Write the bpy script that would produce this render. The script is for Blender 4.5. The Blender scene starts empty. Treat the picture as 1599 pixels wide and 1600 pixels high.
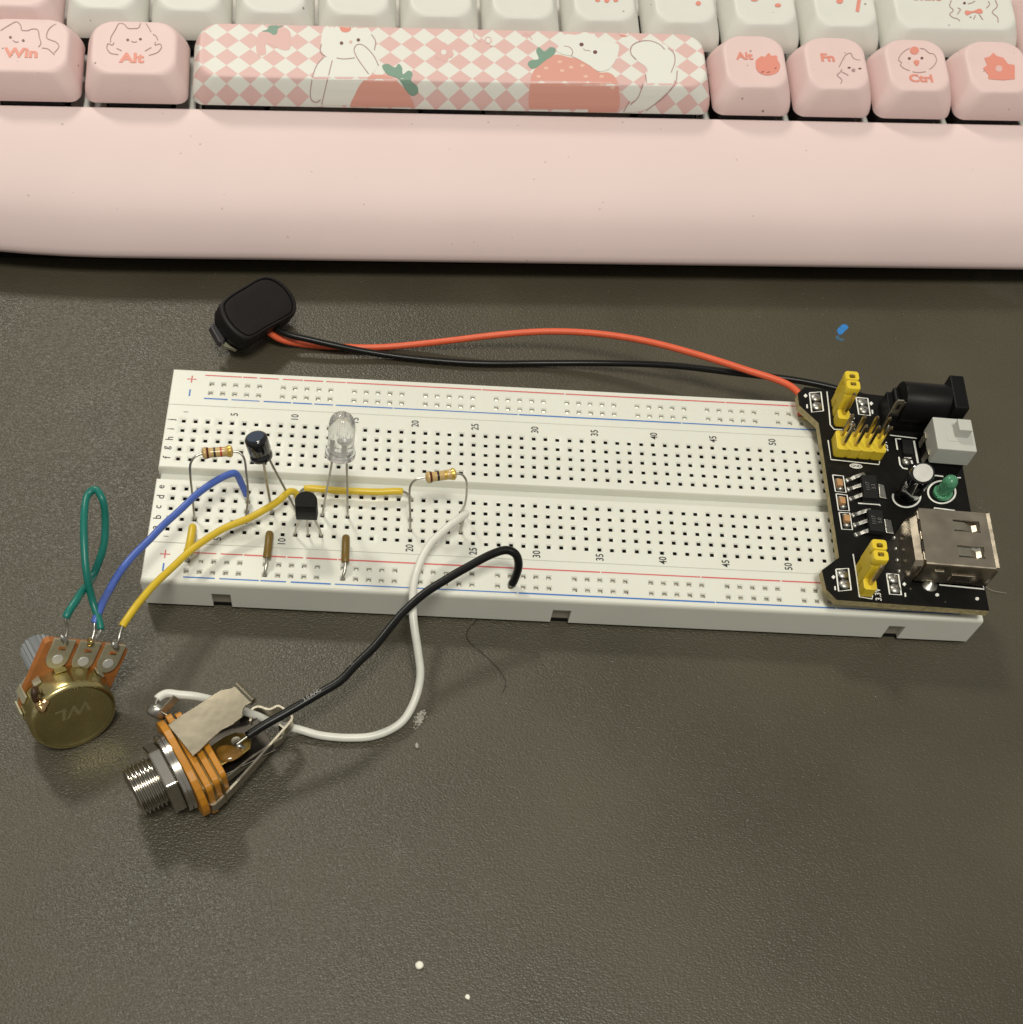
import bpy, bmesh, math, random
from mathutils import Vector, Matrix, noise
from mathutils.bvhtree import BVHTree
R = math.radians
random.seed(7)
scene = bpy.context.scene
S = 0.001                       # every length below is in millimetres
V = Vector
# ------------------------------------------------------------------ camera
FOC, PX, PY, W0 = 1800.0, 638.95, 1194.35, 1599.0          # focal length and principal point in photograph pixels
CAM = V((44.084, -141.352, 195.581))
CR, CD, CF = V((0.9987, 0.0281, 0.0423)), V((0.0438, -0.8980, -0.4378)), V((0.0257, 0.4391, -0.8981))
cd = bpy.data.cameras.new('camera'); cam = bpy.data.objects.new('camera', cd)
scene.collection.objects.link(cam); scene.camera = cam
cam.matrix_world = Matrix(((CR.x, -CD.x, -CF.x, CAM.x*S), (CR.y, -CD.y, -CF.y, CAM.y*S), (CR.z, -CD.z, -CF.z, CAM.z*S), (0, 0, 0, 1)))
cd.sensor_fit = 'HORIZONTAL'; cd.sensor_width = 36; cd.lens = 36*FOC/W0
cd.shift_x = (W0/2-PX)/W0; cd.shift_y = (PY-800)/W0
cd.clip_start = 0.01; cd.clip_end = 20
cd.dof.use_dof = True; cd.dof.focus_distance = 0.230; cd.dof.aperture_fstop = cd.lens/1.1
def ray(x, y): return (CR*((x-PX)/FOC) + CD*((y-PY)/FOC) + CF)
def at(x, y, z):                                            # the point of height z seen at a pixel of the photograph
    d = ray(x, y); return CAM + d*((z-CAM.z)/d.z)
# ------------------------------------------------------------------ light
world = bpy.data.worlds.new('World'); scene.world = world; world.use_nodes = True
bg = world.node_tree.nodes['Background']; bg.inputs[0].default_value = (1.0, 0.975, 0.885, 1); bg.inputs[1].default_value = 0.29
def area(name, loc, aim, size, power, col, sy=None):
    l = bpy.data.lights.new(name, 'AREA'); l.shape = 'RECTANGLE' if sy else 'DISK'; l.size = size
    if sy: l.size_y = sy
    l.energy = power; l.color = col
    o = bpy.data.objects.new(name, l); scene.collection.objects.link(o); o.location = loc
    o.rotation_euler = (V(aim)-V(loc)).to_track_quat('-Z', 'Y').to_euler()
    return o
area('ceiling_lamp', (-0.42, 1.02, 1.25), (0.06, 0.02, 0), 0.22, 9.2, (1.0, 0.95, 0.81))
area('ceiling_lamp', (0.12, -0.55, 1.7), (0.06, 0.03, 0), 0.5, 20.0, (1.0, 0.97, 0.855))
scene.view_settings.view_transform = 'Standard'; scene.view_settings.look = 'None'
scene.view_settings.exposure = 0; scene.view_settings.gamma = 1
# ------------------------------------------------------------------ materials
def lin(h):
    if isinstance(h, (tuple, list)): return tuple(h)
    c = [int(h[i:i+2], 16)/255 for i in (0, 2, 4)]
    return tuple(x/12.92 if x <= .04045 else ((x+.055)/1.055)**2.4 for x in c)
class N:
    def __init__(s, m): s.t = m.node_tree; s.b = s.t.nodes['Principled BSDF']
    def new(s, ty, **k):
        n = s.t.nodes.new(ty)
        for a, b in k.items(): setattr(n, a, b)
        return n
    def link(s, a, b): s.t.links.new(a, b)
    def math(s, op, a, b=None):
        n = s.new('ShaderNodeMath', operation=op)
        for i, v in enumerate((a, b)):
            if v is None: continue
            if isinstance(v, (int, float)): n.inputs[i].default_value = v
            else: s.link(v, n.inputs[i])
        return n.outputs[0]
MATS = {}
def mat(name, col, rough=.5, metal=0, var=0, vscale=300, bump=0, bscale=800, rvar=0, spec=.5, coat=0, trans=0, ior=1.45, sss=0, dust=0, aniso=0):
    if name in MATS: return MATS[name]
    m = bpy.data.materials.new(name); m.use_nodes = True; n = N(m); b = n.b
    c = lin(col)
    b.inputs['Base Color'].default_value = (*c, 1); b.inputs['Roughness'].default_value = rough; b.inputs['Metallic'].default_value = metal
    b.inputs['Specular IOR Level'].default_value = spec; b.inputs['IOR'].default_value = ior
    b.inputs['Coat Weight'].default_value = coat; b.inputs['Transmission Weight'].default_value = trans
    if sss:
        b.inputs['Subsurface Weight'].default_value = sss; b.inputs['Subsurface Radius'].default_value = (.0012, .0009, .0007)
        b.inputs['Subsurface Scale'].default_value = 1
    tc = n.new('ShaderNodeTexCoord')
    def noise(sc, det=4):
        t = n.new('ShaderNodeTexNoise'); t.inputs['Scale'].default_value = sc; t.inputs['Detail'].default_value = det
        n.link(tc.outputs['Object'], t.inputs['Vector']); return t.outputs['Fac']
    if var or dust:
        cur = None
        if var:
            f = noise(vscale); mr = n.new('ShaderNodeMapRange'); n.link(f, mr.inputs[0])
            mr.inputs[1].default_value = .3; mr.inputs[2].default_value = .7; mr.inputs[3].default_value = 1-var; mr.inputs[4].default_value = 1+var*.5
            mx = n.new('ShaderNodeMix', data_type='RGBA', blend_type='MULTIPLY'); mx.inputs[0].default_value = 1
            mx.inputs[6].default_value = (*c, 1); n.link(mr.outputs[0], mx.inputs[7]); cur = mx.outputs[2]
        if dust:
            vo = n.new('ShaderNodeTexVoronoi'); vo.inputs['Scale'].default_value = 420; n.link(tc.outputs['Object'], vo.inputs['Vector'])
            wn = n.new('ShaderNodeTexWhiteNoise'); n.link(vo.outputs['Position'], wn.inputs['Vector'])
            lim = n.math('MULTIPLY', n.math('POWER', wn.outputs['Value'], 6), .13)
            hit = n.math('LESS_THAN', vo.outputs['Distance'], lim)
            mx = n.new('ShaderNodeMix', data_type='RGBA'); n.link(n.math('MULTIPLY', hit, dust), mx.inputs[0])
            if cur: n.link(cur, mx.inputs[6])
            else: mx.inputs[6].default_value = (*c, 1)
            mx.inputs[7].default_value = (.10, .085, .07, 1); cur = mx.outputs[2]
        n.link(cur, b.inputs['Base Color'])
    if rvar:
        f = noise(vscale*1.7); mr = n.new('ShaderNodeMapRange'); n.link(f, mr.inputs[0])
        mr.inputs[1].default_value = .3; mr.inputs[2].default_value = .7; mr.inputs[3].default_value = max(.02, rough-rvar); mr.inputs[4].default_value = rough+rvar
        n.link(mr.outputs[0], b.inputs['Roughness'])
    if bump:
        bn = n.new('ShaderNodeBump'); bn.inputs['Strength'].default_value = bump; bn.inputs['Distance'].default_value = .0003
        n.link(noise(bscale, 3), bn.inputs['Height']); n.link(bn.outputs[0], b.inputs['Normal'])
    MATS[name] = m; return m
def mat_desk():
    m = bpy.data.materials.new('desk_leatherette'); m.use_nodes = True; n = N(m); b = n.b
    tc = n.new('ShaderNodeTexCoord')
    mp = n.new('ShaderNodeMapping'); mp.inputs['Scale'].default_value = (.8, 1.15, 1); n.link(tc.outputs['Object'], mp.inputs[0])
    big = n.new('ShaderNodeTexNoise'); big.inputs['Scale'].default_value = 22; big.inputs['Detail'].default_value = 5; n.link(tc.outputs['Object'], big.inputs[0])
    fine = n.new('ShaderNodeTexNoise'); fine.inputs['Scale'].default_value = 1300; fine.inputs['Detail'].default_value = 3; n.link(mp.outputs[0], fine.inputs[0])
    vo = n.new('ShaderNodeTexVoronoi', feature='F1'); vo.inputs['Scale'].default_value = 2500
    wv = n.new('ShaderNodeVectorMath', operation='MULTIPLY_ADD'); n.link(fine.outputs['Color'], wv.inputs[0]); wv.inputs[1].default_value = (.0007, .0007, 0); n.link(mp.outputs[0], wv.inputs[2])
    n.link(wv.outputs[0], vo.inputs['Vector'])
    cr = n.new('ShaderNodeValToRGB'); n.link(big.outputs[0], cr.inputs[0])
    cr.color_ramp.elements[0].position = .3; cr.color_ramp.elements[1].position = .72
    cr.color_ramp.elements[0].color = (.052, .045, .028, 1); cr.color_ramp.elements[1].color = (.072, .062, .040, 1)
    sm = n.new('ShaderNodeTexNoise'); sm.inputs['Scale'].default_value = 11; sm.inputs['Detail'].default_value = 8; sm.inputs['Roughness'].default_value = .68; sm.inputs['Distortion'].default_value = 1.2; n.link(tc.outputs['Object'], sm.inputs[0])
    sr = n.new('ShaderNodeMapRange'); n.link(sm.outputs[0], sr.inputs[0]); sr.inputs[1].default_value = .57; sr.inputs[2].default_value = .74; sr.inputs[3].default_value = 0; sr.inputs[4].default_value = .42      # dusty hand smears
    sx_ = n.new('ShaderNodeMix', data_type='RGBA'); n.link(sr.outputs[0], sx_.inputs[0]); n.link(cr.outputs[0], sx_.inputs[6]); sx_.inputs[7].default_value = (.125, .115, .09, 1)
    n.link(sx_.outputs[2], b.inputs['Base Color'])
    b.inputs['Specular IOR Level'].default_value = .5
    mr = n.new('ShaderNodeMapRange'); n.link(big.outputs[0], mr.inputs[0]); mr.inputs[1].default_value = .35; mr.inputs[2].default_value = .65; mr.inputs[3].default_value = .37; mr.inputs[4].default_value = .47; n.link(mr.outputs[0], b.inputs['Roughness'])
    h = n.math('ADD', n.math('MULTIPLY', vo.outputs['Distance'], 1.3), n.math('MULTIPLY', fine.outputs[0], 1.0))
    mid = n.new('ShaderNodeTexNoise'); mid.inputs['Scale'].default_value = 130; n.link(tc.outputs['Object'], mid.inputs[0])
    h = n.math('ADD', h, n.math('MULTIPLY', mid.outputs[0], .7))
    bn = n.new('ShaderNodeBump'); bn.inputs['Strength'].default_value = .55; bn.inputs['Distance'].default_value = .00013; bn.invert = True
    n.link(h, bn.inputs['Height']); n.link(bn.outputs[0], b.inputs['Normal'])
    return m
def mat_checker():
    m = bpy.data.materials.new('checkered_keycap'); m.use_nodes = True; n = N(m); b = n.b
    tc = n.new('ShaderNodeTexCoord'); sx = n.new('ShaderNodeSeparateXYZ'); n.link(tc.outputs['Object'], sx.inputs[0])
    v = n.math('ADD', sx.outputs[1], n.math('MULTIPLY', sx.outputs[2], 1.0))
    u = n.math('DIVIDE', sx.outputs[0], .00521); w = n.math('DIVIDE', n.math('ADD', v, .0010), .0055)
    cb = n.new('ShaderNodeCombineXYZ'); n.link(n.math('ADD', u, w), cb.inputs[0]); n.link(n.math('SUBTRACT', u, w), cb.inputs[1]); cb.inputs[2].default_value = .5
    ck = n.new('ShaderNodeTexChecker'); ck.inputs['Scale'].default_value = 1; n.link(cb.outputs[0], ck.inputs[0])
    ck.inputs[1].default_value = (.74, .735, .685, 1); ck.inputs[2].default_value = (.70, .46, .44, 1)
    n.link(ck.outputs[0], b.inputs['Base Color']); b.inputs['Roughness'].default_value = .5
    nz = n.new('ShaderNodeTexNoise'); nz.inputs['Scale'].default_value = 3000; n.link(tc.outputs['Object'], nz.inputs[0])
    bn = n.new('ShaderNodeBump'); bn.inputs['Strength'].default_value = .12; bn.inputs['Distance'].default_value = .0002; n.link(nz.outputs[0], bn.inputs['Height']); n.link(bn.outputs[0], b.inputs['Normal'])
    return m
desk_m = mat_desk(); checker_m = mat_checker()
pink_case = mat('pink_case', (.77, .61, .60), .56, var=.025, vscale=40, bump=.06, bscale=3500, dust=.3)
pink_key = mat('pink_keycap', (.75, .56, .545), .5, var=.02, vscale=200, bump=.12, bscale=3000, dust=.8)
white_key = mat('white_keycap', (.70, .69, .645), .5, var=.02, vscale=200, bump=.12, bscale=3000, dust=.7)
plate_m = mat('switch_plate', (.62, .58, .54), .5, var=.1, bump=.05)
switch_m = mat('switch_housing', (.05, .045, .045), .4)
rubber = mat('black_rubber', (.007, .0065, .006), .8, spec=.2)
ink_red = mat('legend_coral', (.72, .27, .21), .5); ink_grey = mat('legend_mauve', (.40, .25, .25), .6); ink_dark = mat('legend_plum', (.16, .07, .07), .5)
ink_white = mat('print_white', (.75, .745, .70), .5); ink_pink = mat('print_pink', (.70, .45, .43), .5); ink_berry = mat('print_strawberry', (.68, .33, .27), .5)
ink_leaf = mat('print_leaf', (.20, .32, .25), .5); ink_seed = mat('print_seed', (.78, .50, .40), .5)
abs_white = mat('breadboard_plastic', (.715, .712, .645), .38, var=.04, vscale=60, bump=.03, bscale=2500, sss=.25)
hole_m = mat('recess_shade', (.030, .027, .024), .45, .5); clip_m = mat('contact_spring', (.55, .52, .45), .35, .9)  # first one puts the shade inside holes and slots into the colour
slot_m = mat('slot_plastic', (.36, .33, .26), .5, var=.1)
ink_black = mat('print_black', (.03, .03, .03), .5); ink_rail_r = mat('print_rail_red', (.62, .12, .12), .5); ink_rail_b = mat('print_rail_blue', (.05, .17, .50), .5)
tin = mat('tinned_wire', (.50, .48, .43), .32, 1, var=.2, vscale=900); steel = mat('nickel_steel', (.46, .42, .34), .40, 1, var=.06, vscale=500, rvar=.08, bump=.08, bscale=1500)
usb_m = mat('usb_shell', (.52, .45, .36), .30, 1, var=.10, vscale=160, rvar=.1); solder = mat('solder', (.42, .41, .38), .38, 1, var=.2, vscale=700, bump=.4, bscale=700)
pinm = mat('header_pin', (.52, .43, .28), .25, 1)
yel_plastic = mat('yellow_plastic', (.72, .53, .035), .4, var=.05, vscale=400, bump=.05); pcb_m = mat('black_solder_mask', (.007, .0065, .006), .4, var=.25, vscale=350, bump=.10, bscale=900, spec=.18, dust=.75)
fr4 = mat('board_edge', (.40, .33, .17), .7, var=.25, vscale=900, bump=.6, bscale=1200); silk = mat('silkscreen', (.80, .79, .74), .6)
blk_plastic = mat('black_plastic', (.006, .006, .006), .42, spec=.16, var=.2, bump=.08, bscale=1800); blk_gloss = mat('black_sleeve', (.006, .006, .008), .13, coat=.7)
chip_m = mat('chip_epoxy', (.012, .012, .012), .55, spec=.25, bump=.15, bscale=2500); chip_txt = mat('chip_marking', (.16, .15, .14), .6)
smd_tan = mat('ceramic_tan', (.46, .25, .11), .5, var=.1); grey_sw = mat('grey_switch', (.50, .50, .46), .42, var=.03, bump=.05, bscale=1800)
alu = mat('aluminium', (.50, .49, .46), .6, .8, rvar=.05)
def wire_m(name, c, r=.34): return mat('insulation_'+name, c, r, var=.06, vscale=500, bump=.06, bscale=900)
w_yel = wire_m('yellow', (.66, .46, .03)); w_blue = wire_m('blue', (.07, .13, .46)); w_green = wire_m('green', (.008, .155, .125)); w_black = mat('insulation_black', (.006, .006, .006), .3, spec=.3)
w_white = wire_m('white', (.70, .69, .63)); w_red = wire_m('red', (.72, .115, .045), .42); w_brown = wire_m('brown', (.165, .10, .018), .4)
res_body = mat('resistor_enamel', (.56, .38, .15), .28, var=.08, vscale=600, coat=.3)
b_brown = mat('band_brown', (.09, .018, .008), .3); b_black = mat('band_black', (.012, .01, .01), .3); b_gold = mat('band_gold', (.62, .42, .08), .3, .6); b_red = mat('band_red', (.45, .05, .02), .3)
fibre = mat('amber_fibre', (.50, .205, .015), .42, var=.15, vscale=300, bump=.15, bscale=700); paxolin = mat('paxolin', (.38, .135, .035), .5, var=.3, vscale=250, bump=.2, bscale=800)
brass = mat('passivated_can', (.62, .53, .25), .27, 1, var=.18, vscale=120, rvar=.08, bump=.06, bscale=900)
lug_m = mat('lug_metal', (.46, .43, .31), .5, .55, var=.15, vscale=400); shaft_m = mat('grey_shaft', (.20, .21, .22), .42)
chrome = mat('chrome', (.55, .52, .47), .18, 1, var=.08, vscale=200); clip_case = mat('clip_vinyl', (.011, .009, .0095), .5, spec=.3, var=.15, bump=.12, bscale=1600)
glass_led = mat('clear_epoxy', (.95, .95, .94), .07, trans=.86, ior=1.45); green_led = mat('green_epoxy', (.20, .62, .36), .22, trans=.65, ior=1.45)
flux = mat('flux_resin', (.22, .11, .02), .15, var=.4, vscale=500, bump=.4, bscale=700, coat=.5); hair_m = mat('hair', (.03, .02, .012), .4)
crumb_m = mat('crumb_white', (.85, .82, .72), .6, bump=.3, bscale=900); blue_paint = mat('blue_fleck', (.03, .20, .55), .5, var=.2, vscale=900); chalk = mat('chalky_residue', (.40, .385, .33), .8, var=.3, vscale=1200)
# ------------------------------------------------------------------ mesh helpers (millimetres, world axes)
I4 = Matrix.Identity(4)
def fr(o, x, y=None, z=None):
    x = V(x).normalized()
    if y is not None: y = V(y); z = x.cross(y).normalized(); y = z.cross(x)
    else: z = V(z); y = z.cross(x).normalized(); z = x.cross(y)
    return Matrix(((x.x, y.x, z.x, o[0]), (x.y, y.y, z.y, o[1]), (x.z, y.z, z.z, o[2]), (0, 0, 0, 1)))
def T(*o): return Matrix.Translation(V(o))
class MB:
    def __init__(s): s.v = []; s.f = []; s.mi = []
    def add(s, vs, fs, M=None, mi=0):
        k = len(s.v); s.v += [(M @ V(p)) if M else V(p) for p in vs]; s.f += [[i+k for i in f] for f in fs]; s.mi += [mi]*len(fs); return s
    def box(s, c, sz, M=None, mi=0):
        x, y, z = (q/2 for q in sz); c = V(c)
        return s.add([c+V(p) for p in ((-x,-y,-z),(x,-y,-z),(x,y,-z),(-x,y,-z),(-x,-y,z),(x,-y,z),(x,y,z),(-x,y,z))],
                     [(0,3,2,1),(4,5,6,7),(0,1,5,4),(1,2,6,5),(2,3,7,6),(3,0,4,7)], M, mi)
    def prism(s, poly, z0, z1, M=None, mi=0):
        n = len(poly)
        if sum(poly[i][0]*poly[(i+1) % n][1]-poly[(i+1) % n][0]*poly[i][1] for i in range(n)) < 0: poly = poly[::-1]
        return s.add([(p[0], p[1], z0) for p in poly]+[(p[0], p[1], z1) for p in poly],
                     [list(range(n))[::-1], list(range(n, 2*n))]+[(i, (i+1) % n, n+(i+1) % n, n+i) for i in range(n)], M, mi)
    def loft(s, rings, M=None, mi=0, cap0=True, cap1=True):
        n = len(rings[0]); fs = []
        for k in range(len(rings)-1):
            for i in range(n): j = (i+1) % n; fs.append((k*n+i, k*n+j, k*n+n+j, k*n+n+i))
        if cap0: fs.append(list(range(n))[::-1])
        if cap1: fs.append([(len(rings)-1)*n+i for i in range(n)])
        return s.add([p for r in rings for p in r], fs, M, mi)
    def lathe(s, prof, n=24, M=None, mi=0):                  # (radius, z) pairs, bottom to top
        return s.loft([[(max(r, 1e-4)*math.cos(2*math.pi*i/n), max(r, 1e-4)*math.sin(2*math.pi*i/n), z) for i in range(n)] for r, z in prof], M, mi)
    def tube(s, pts, r, n=10, mi=0, M=None):
        pts = [V(p) for p in pts]; rs = r if isinstance(r, (list, tuple)) else [r]*len(pts)
        t = [(pts[min(i+1, len(pts)-1)]-pts[max(i-1, 0)]).normalized() for i in range(len(pts))]
        u = t[0].orthogonal().normalized(); rings = []
        for i, p in enumerate(pts):
            u = (u-t[i]*u.dot(t[i])).normalized(); w = t[i].cross(u)
            rings.append([p+(u*math.cos(2*math.pi*k/n)+w*math.sin(2*math.pi*k/n))*rs[i] for k in range(n)])
        return s.loft(rings, M, mi)
    def ribbon(s, pts, wdt, up, th=0, M=None, mi=0, side=None):     # a flat strip along pts, its width across 'up'; th gives thickness
        pts = [V(p) for p in pts]; up = V(up); L = len(pts); vs = []; ws = wdt if isinstance(wdt, list) else [wdt]*L
        for i, p in enumerate(pts):
            t = (pts[min(i+1, L-1)]-pts[max(i-1, 0)]).normalized(); sd = V(side) if side else up.cross(t).normalized()
            nn = t.cross(sd).normalized()*(th/2) if th else V((0, 0, 0))
            vs += [p-sd*ws[i]/2-nn, p+sd*ws[i]/2-nn] + ([p+sd*ws[i]/2+nn, p-sd*ws[i]/2+nn] if th else [])
        k = 4 if th else 2; fs = []
        for i in range(L-1):
            a = i*k; b = a+k
            if th: fs += [(a+j, a+(j+1) % 4, b+(j+1) % 4, b+j) for j in range(4)]
            else: fs.append((a, b, b+1, a+1))
        if th: fs += [(3, 2, 1, 0), tuple((L-1)*4+j for j in range(4))]
        return s.add(vs, fs, M, mi)
    def merge(s, o, M=None): return s.add(o.v, o.f, M)
def lk(o): scene.collection.objects.link(o); return o
def tag(o, label=None, cat=None, group=None, kind=None):
    for k, v in (('label', label), ('category', cat), ('group', group), ('kind', kind)):
        if v: o[k] = v
    return o
def thing(name, label, cat, loc=(0, 0, 0), rotz=0, group=None):
    o = lk(bpy.data.objects.new(name, None)); o.empty_display_size = .005
    o.matrix_world = Matrix.Translation(V(loc)*S) @ Matrix.Rotation(rotz, 4, 'Z')
    o['rz'] = rotz; WM[o.name] = o.matrix_world.copy(); del o['rz']
    return tag(o, label, cat, group)
WM = {}
def obj(name, mb, m, parent=None, smooth=40, bevel=0, seg=2, label=None):
    me = bpy.data.meshes.new(name)
    if parent is not None: B = WM[parent.name]
    else:
        xs = [p for p in mb.v]; c = V((sum(p.x for p in xs)/len(xs), sum(p.y for p in xs)/len(xs), min(p.z for p in xs))); B = Matrix.Translation(c*S)
    Bi = B.inverted()
    me.from_pydata([Bi @ (p*S) for p in mb.v], [], mb.f)
    for q in (m if isinstance(m, (list, tuple)) else [m]): me.materials.append(q)
    if any(mb.mi): me.polygons.foreach_set('material_index', mb.mi)
    me.validate(); me.update()
    if smooth:
        me.polygons.foreach_set('use_smooth', [True]*len(me.polygons))
        me.set_sharp_from_angle(angle=R(smooth))
    o = lk(bpy.data.objects.new(name, me))
    if parent is not None: o.parent = parent; WM[o.name] = B
    else: o.matrix_world = B; WM[o.name] = B
    if bevel:
        b = o.modifiers.new('bevel', 'BEVEL'); b.width = bevel*S; b.segments = seg; b.limit_method = 'ANGLE'; b.angle_limit = R(38); b.harden_normals = bool(smooth)
    if label: o['label'] = label
    return o
def rrect(w, h, r, n=6, cx=0, cy=0):
    r = min(r, w/2-1e-3, h/2-1e-3); o = []
    for qx, qy, a in ((1, -1, -90), (1, 1, 0), (-1, 1, 90), (-1, -1, 180)):
        for i in range(n+1):
            t = R(a+90*i/n); o.append((cx+qx*(w/2-r)+r*math.cos(t), cy+qy*(h/2-r)+r*math.sin(t)))
    return o
def spline(ps, k=8):
    ps = [V(p) for p in ps]; q = [ps[0]*2-ps[1]]+ps+[ps[-1]*2-ps[-2]]; o = []
    for i in range(1, len(q)-2):
        a, b, c, d = q[i-1:i+3]
        # centripetal Catmull-Rom
        t1 = max((b-a).length, 1e-5)**.5; t2 = t1+max((c-b).length, 1e-5)**.5; t3 = t2+max((d-c).length, 1e-5)**.5
        for j in range(k):
            t = t1+(t2-t1)*j/k
            A1 = a*((t1-t)/t1)+b*(t/t1); A2 = b*((t2-t)/(t2-t1))+c*((t-t1)/(t2-t1)); A3 = c*((t3-t)/(t3-t2))+d*((t-t2)/(t3-t2))
            B1 = A1*((t2-t)/t2)+A2*(t/t2); B2 = A2*((t3-t)/(t3-t1))+A3*((t-t1)/(t3-t1))
            o.append(B1*((t2-t)/(t2-t1))+B2*((t-t1)/(t2-t1)))
    return o+[ps[-1]]
TXT = {}
def text_mb(s, h, M, bold=.0, mx=1.0, shear=0):              # text of cap height h, centred, in the frame M
    key = (s, bold)
    if key not in TXT:
        c = bpy.data.curves.new('t', 'FONT'); c.body = s; c.align_x = 'CENTER'; c.align_y = 'CENTER'; c.offset = bold; c.resolution_u = 3
        o = lk(bpy.data.objects.new('t', c)); dg = bpy.context.evaluated_depsgraph_get(); me = o.evaluated_get(dg).to_mesh()
        vs = [tuple(v.co) for v in me.vertices]; fs = [tuple(p.vertices) for p in me.polygons]
        bpy.data.objects.remove(o); bpy.data.curves.remove(c); TXT[key] = (vs, fs)
    vs, fs = TXT[key]; k = h/.69; mb = MB()
    y0 = (max(v[1] for v in vs)+min(v[1] for v in vs))/2
    return mb.add([((v[0]+shear*(v[1]-y0))*k*mx, (v[1]-y0)*k, 0) for v in vs], fs, M)
# things drawn on a surface: a pixel of the photograph gives the point of the surface it shows
class Plane:
    def __init__(s, p, n): s.p = V(p); s.n = V(n).normalized()
    def hit(s, x, y): d = ray(x, y); return CAM+d*((s.p-CAM).dot(s.n)/d.dot(s.n)), s.n
class Skin:
    def __init__(s, mb): s.t = BVHTree.FromPolygons([tuple(p) for p in mb.v], mb.f); s.last = None
    def hit(s, x, y):
        p, n, i, d = s.t.ray_cast(CAM, ray(x, y).normalized())
        if p is None: p, n, i, d = s.t.find_nearest(CAM+ray(x, y)*((s.last-CAM).length if s.last else 300))
        s.last = p
        if n.dot(ray(x, y)) > 0: n = -n
        return p, n
def dense(px, step=4, closed=False):
    o = []; q = px+[px[0]] if closed else px
    for a, b in zip(q, q[1:]):
        k = max(1, int(math.hypot(b[0]-a[0], b[1]-a[1])/step)); o += [(a[0]+(b[0]-a[0])*i/k, a[1]+(b[1]-a[1])*i/k) for i in range(k)]
    return o+[q[-1]]
def sp2(px, k=5, closed=False):
    if closed: px = px[-1:]+px+px[:2]
    o = [(p.x, p.y) for p in spline([V((a, b, 0)) for a, b in px], k)]
    return o[k:-k-1] if closed else o
def stroke(mb, sf, px, w, off=.03, step=4):
    h = [sf.hit(*p) for p in dense(px, step)]; L = len(h); vs = []; fs = []
    for i, (p, n) in enumerate(h):
        t = (h[min(i+1, L-1)][0]-h[max(i-1, 0)][0]); sd = n.cross(t).normalized()*w/2
        vs += [p+n*off-sd, p+n*off+sd]
        if i: fs.append((2*i-2, 2*i, 2*i+1, 2*i-1))
    return mb.add(vs, fs)
def clip1(poly, ax, lim, keep):
    o = []
    for a, b in zip(poly, poly[1:]+poly[:1]):
        ia = (a[ax]-lim)*keep >= 0; ib = (b[ax]-lim)*keep >= 0
        if ia: o.append(a)
        if ia != ib: t = (lim-a[ax])/(b[ax]-a[ax]); o.append((a[0]+(b[0]-a[0])*t, a[1]+(b[1]-a[1])*t))
    return o
def fill(mb, sf, px, off=.03, cell=None):
    if not cell:
        h = [sf.hit(*p) for p in px]; return mb.add([p+n*off for p, n in h], [list(range(len(h)))])
    y = min(p[1] for p in px); y1 = max(p[1] for p in px)
    while y < y1:
        st = clip1(clip1(px, 1, y, 1), 1, y+cell, -1)
        if len(st) > 2:
            x = min(p[0] for p in st); x1 = max(p[0] for p in st)
            while x < x1:
                c = clip1(clip1(st, 0, x, 1), 0, x+3*cell, -1)
                if len(c) > 2: fill(mb, sf, c, off)
                x += 3*cell
        y += cell
    return mb
def circ(cx, cy, rx, ry=None, n=14, a0=0): return [(cx+rx*math.cos(a0+2*math.pi*i/n), cy+(ry or rx)*math.sin(a0+2*math.pi*i/n)) for i in range(n)]
# ------------------------------------------------------------------ the setting
m = MB(); m.box((60, 120, -1.5), (1500, 1300, 3)); tag(obj('desk_mat', m, desk_m, smooth=0), kind='structure')
# ------------------------------------------------------------------ keyboard
KA = R(3.408); KT = R(8.0)
kb = thing('keyboard', 'pink keyboard with pink and white keycaps and a checkered space bar', 'keyboard', (-30.56, 110.13, 0), KA)
KM = Matrix.Translation(V((-30.56, 110.13, 0))) @ Matrix.Rotation(KA, 4, 'Z')
def Kp(x, y, z): return KM @ V((x, y, z))
# case: a lip swept round the key well, bowed a little at its left corner
prof = [(-.6, 19.0), (-.6, 24.6), (-.35, 24.9), (.1, 25.0), (3, 24.3), (7, 22.9), (11, 21.2), (14.5, 19.4), (17.5, 17.5), (20, 15.5), (22.2, 13.0), (23.9, 10.2), (24.9, 8.0), (25.2, 6.9), (25.0, 6.0), (24.3, 5.3), (23, 4.9), (18, 4.7), (10, 4.6)]
XL, XR, YF, YB = -49.0, 262.0, -8.0, 112.0
path = [(XL, y, -1, 0) for y in (YB, 80, 40, 10, 0)]
for i in range(9): a = R(180+90*i/8); path.append((XL+5+5*math.cos(a), YF+5+5*math.sin(a), math.cos(a), math.sin(a)))
path += [(x, YF, 0, -1) for x in range(-36, 262, 8)]
for i in range(9): a = R(270+90*i/8); path.append((XR-5+5*math.cos(a), YF+5+5*math.sin(a), math.cos(a), math.sin(a)))
path += [(XR, y, 1, 0) for y in (0, 10, 40, 80, YB)]
m = MB(); rings = []
for x, y, nx, ny in path:
    ring = []
    for d, z in prof:
        X = x+nx*d*.36; Y = y+ny*d; k = max(0, min(1, d/25))
        if X < 8: Y += .0021*(X-8)**2*k
        zz = z+(max(0, Y-YF)*math.tan(KT)*(1 if z > 10 else 0))
        ring.append(Kp(X, Y, zz))
    rings.append(ring)
n = len(prof); vs = [p for r in rings for p in r]; fs = []
for k in range(len(rings)-1):
    for i in range(n-1): fs.append((k*n+i, k*n+n+i, k*n+n+i+1, k*n+i+1))
m.add(vs, fs); obj('case', m, pink_case, kb, smooth=50)
m = MB()
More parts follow.
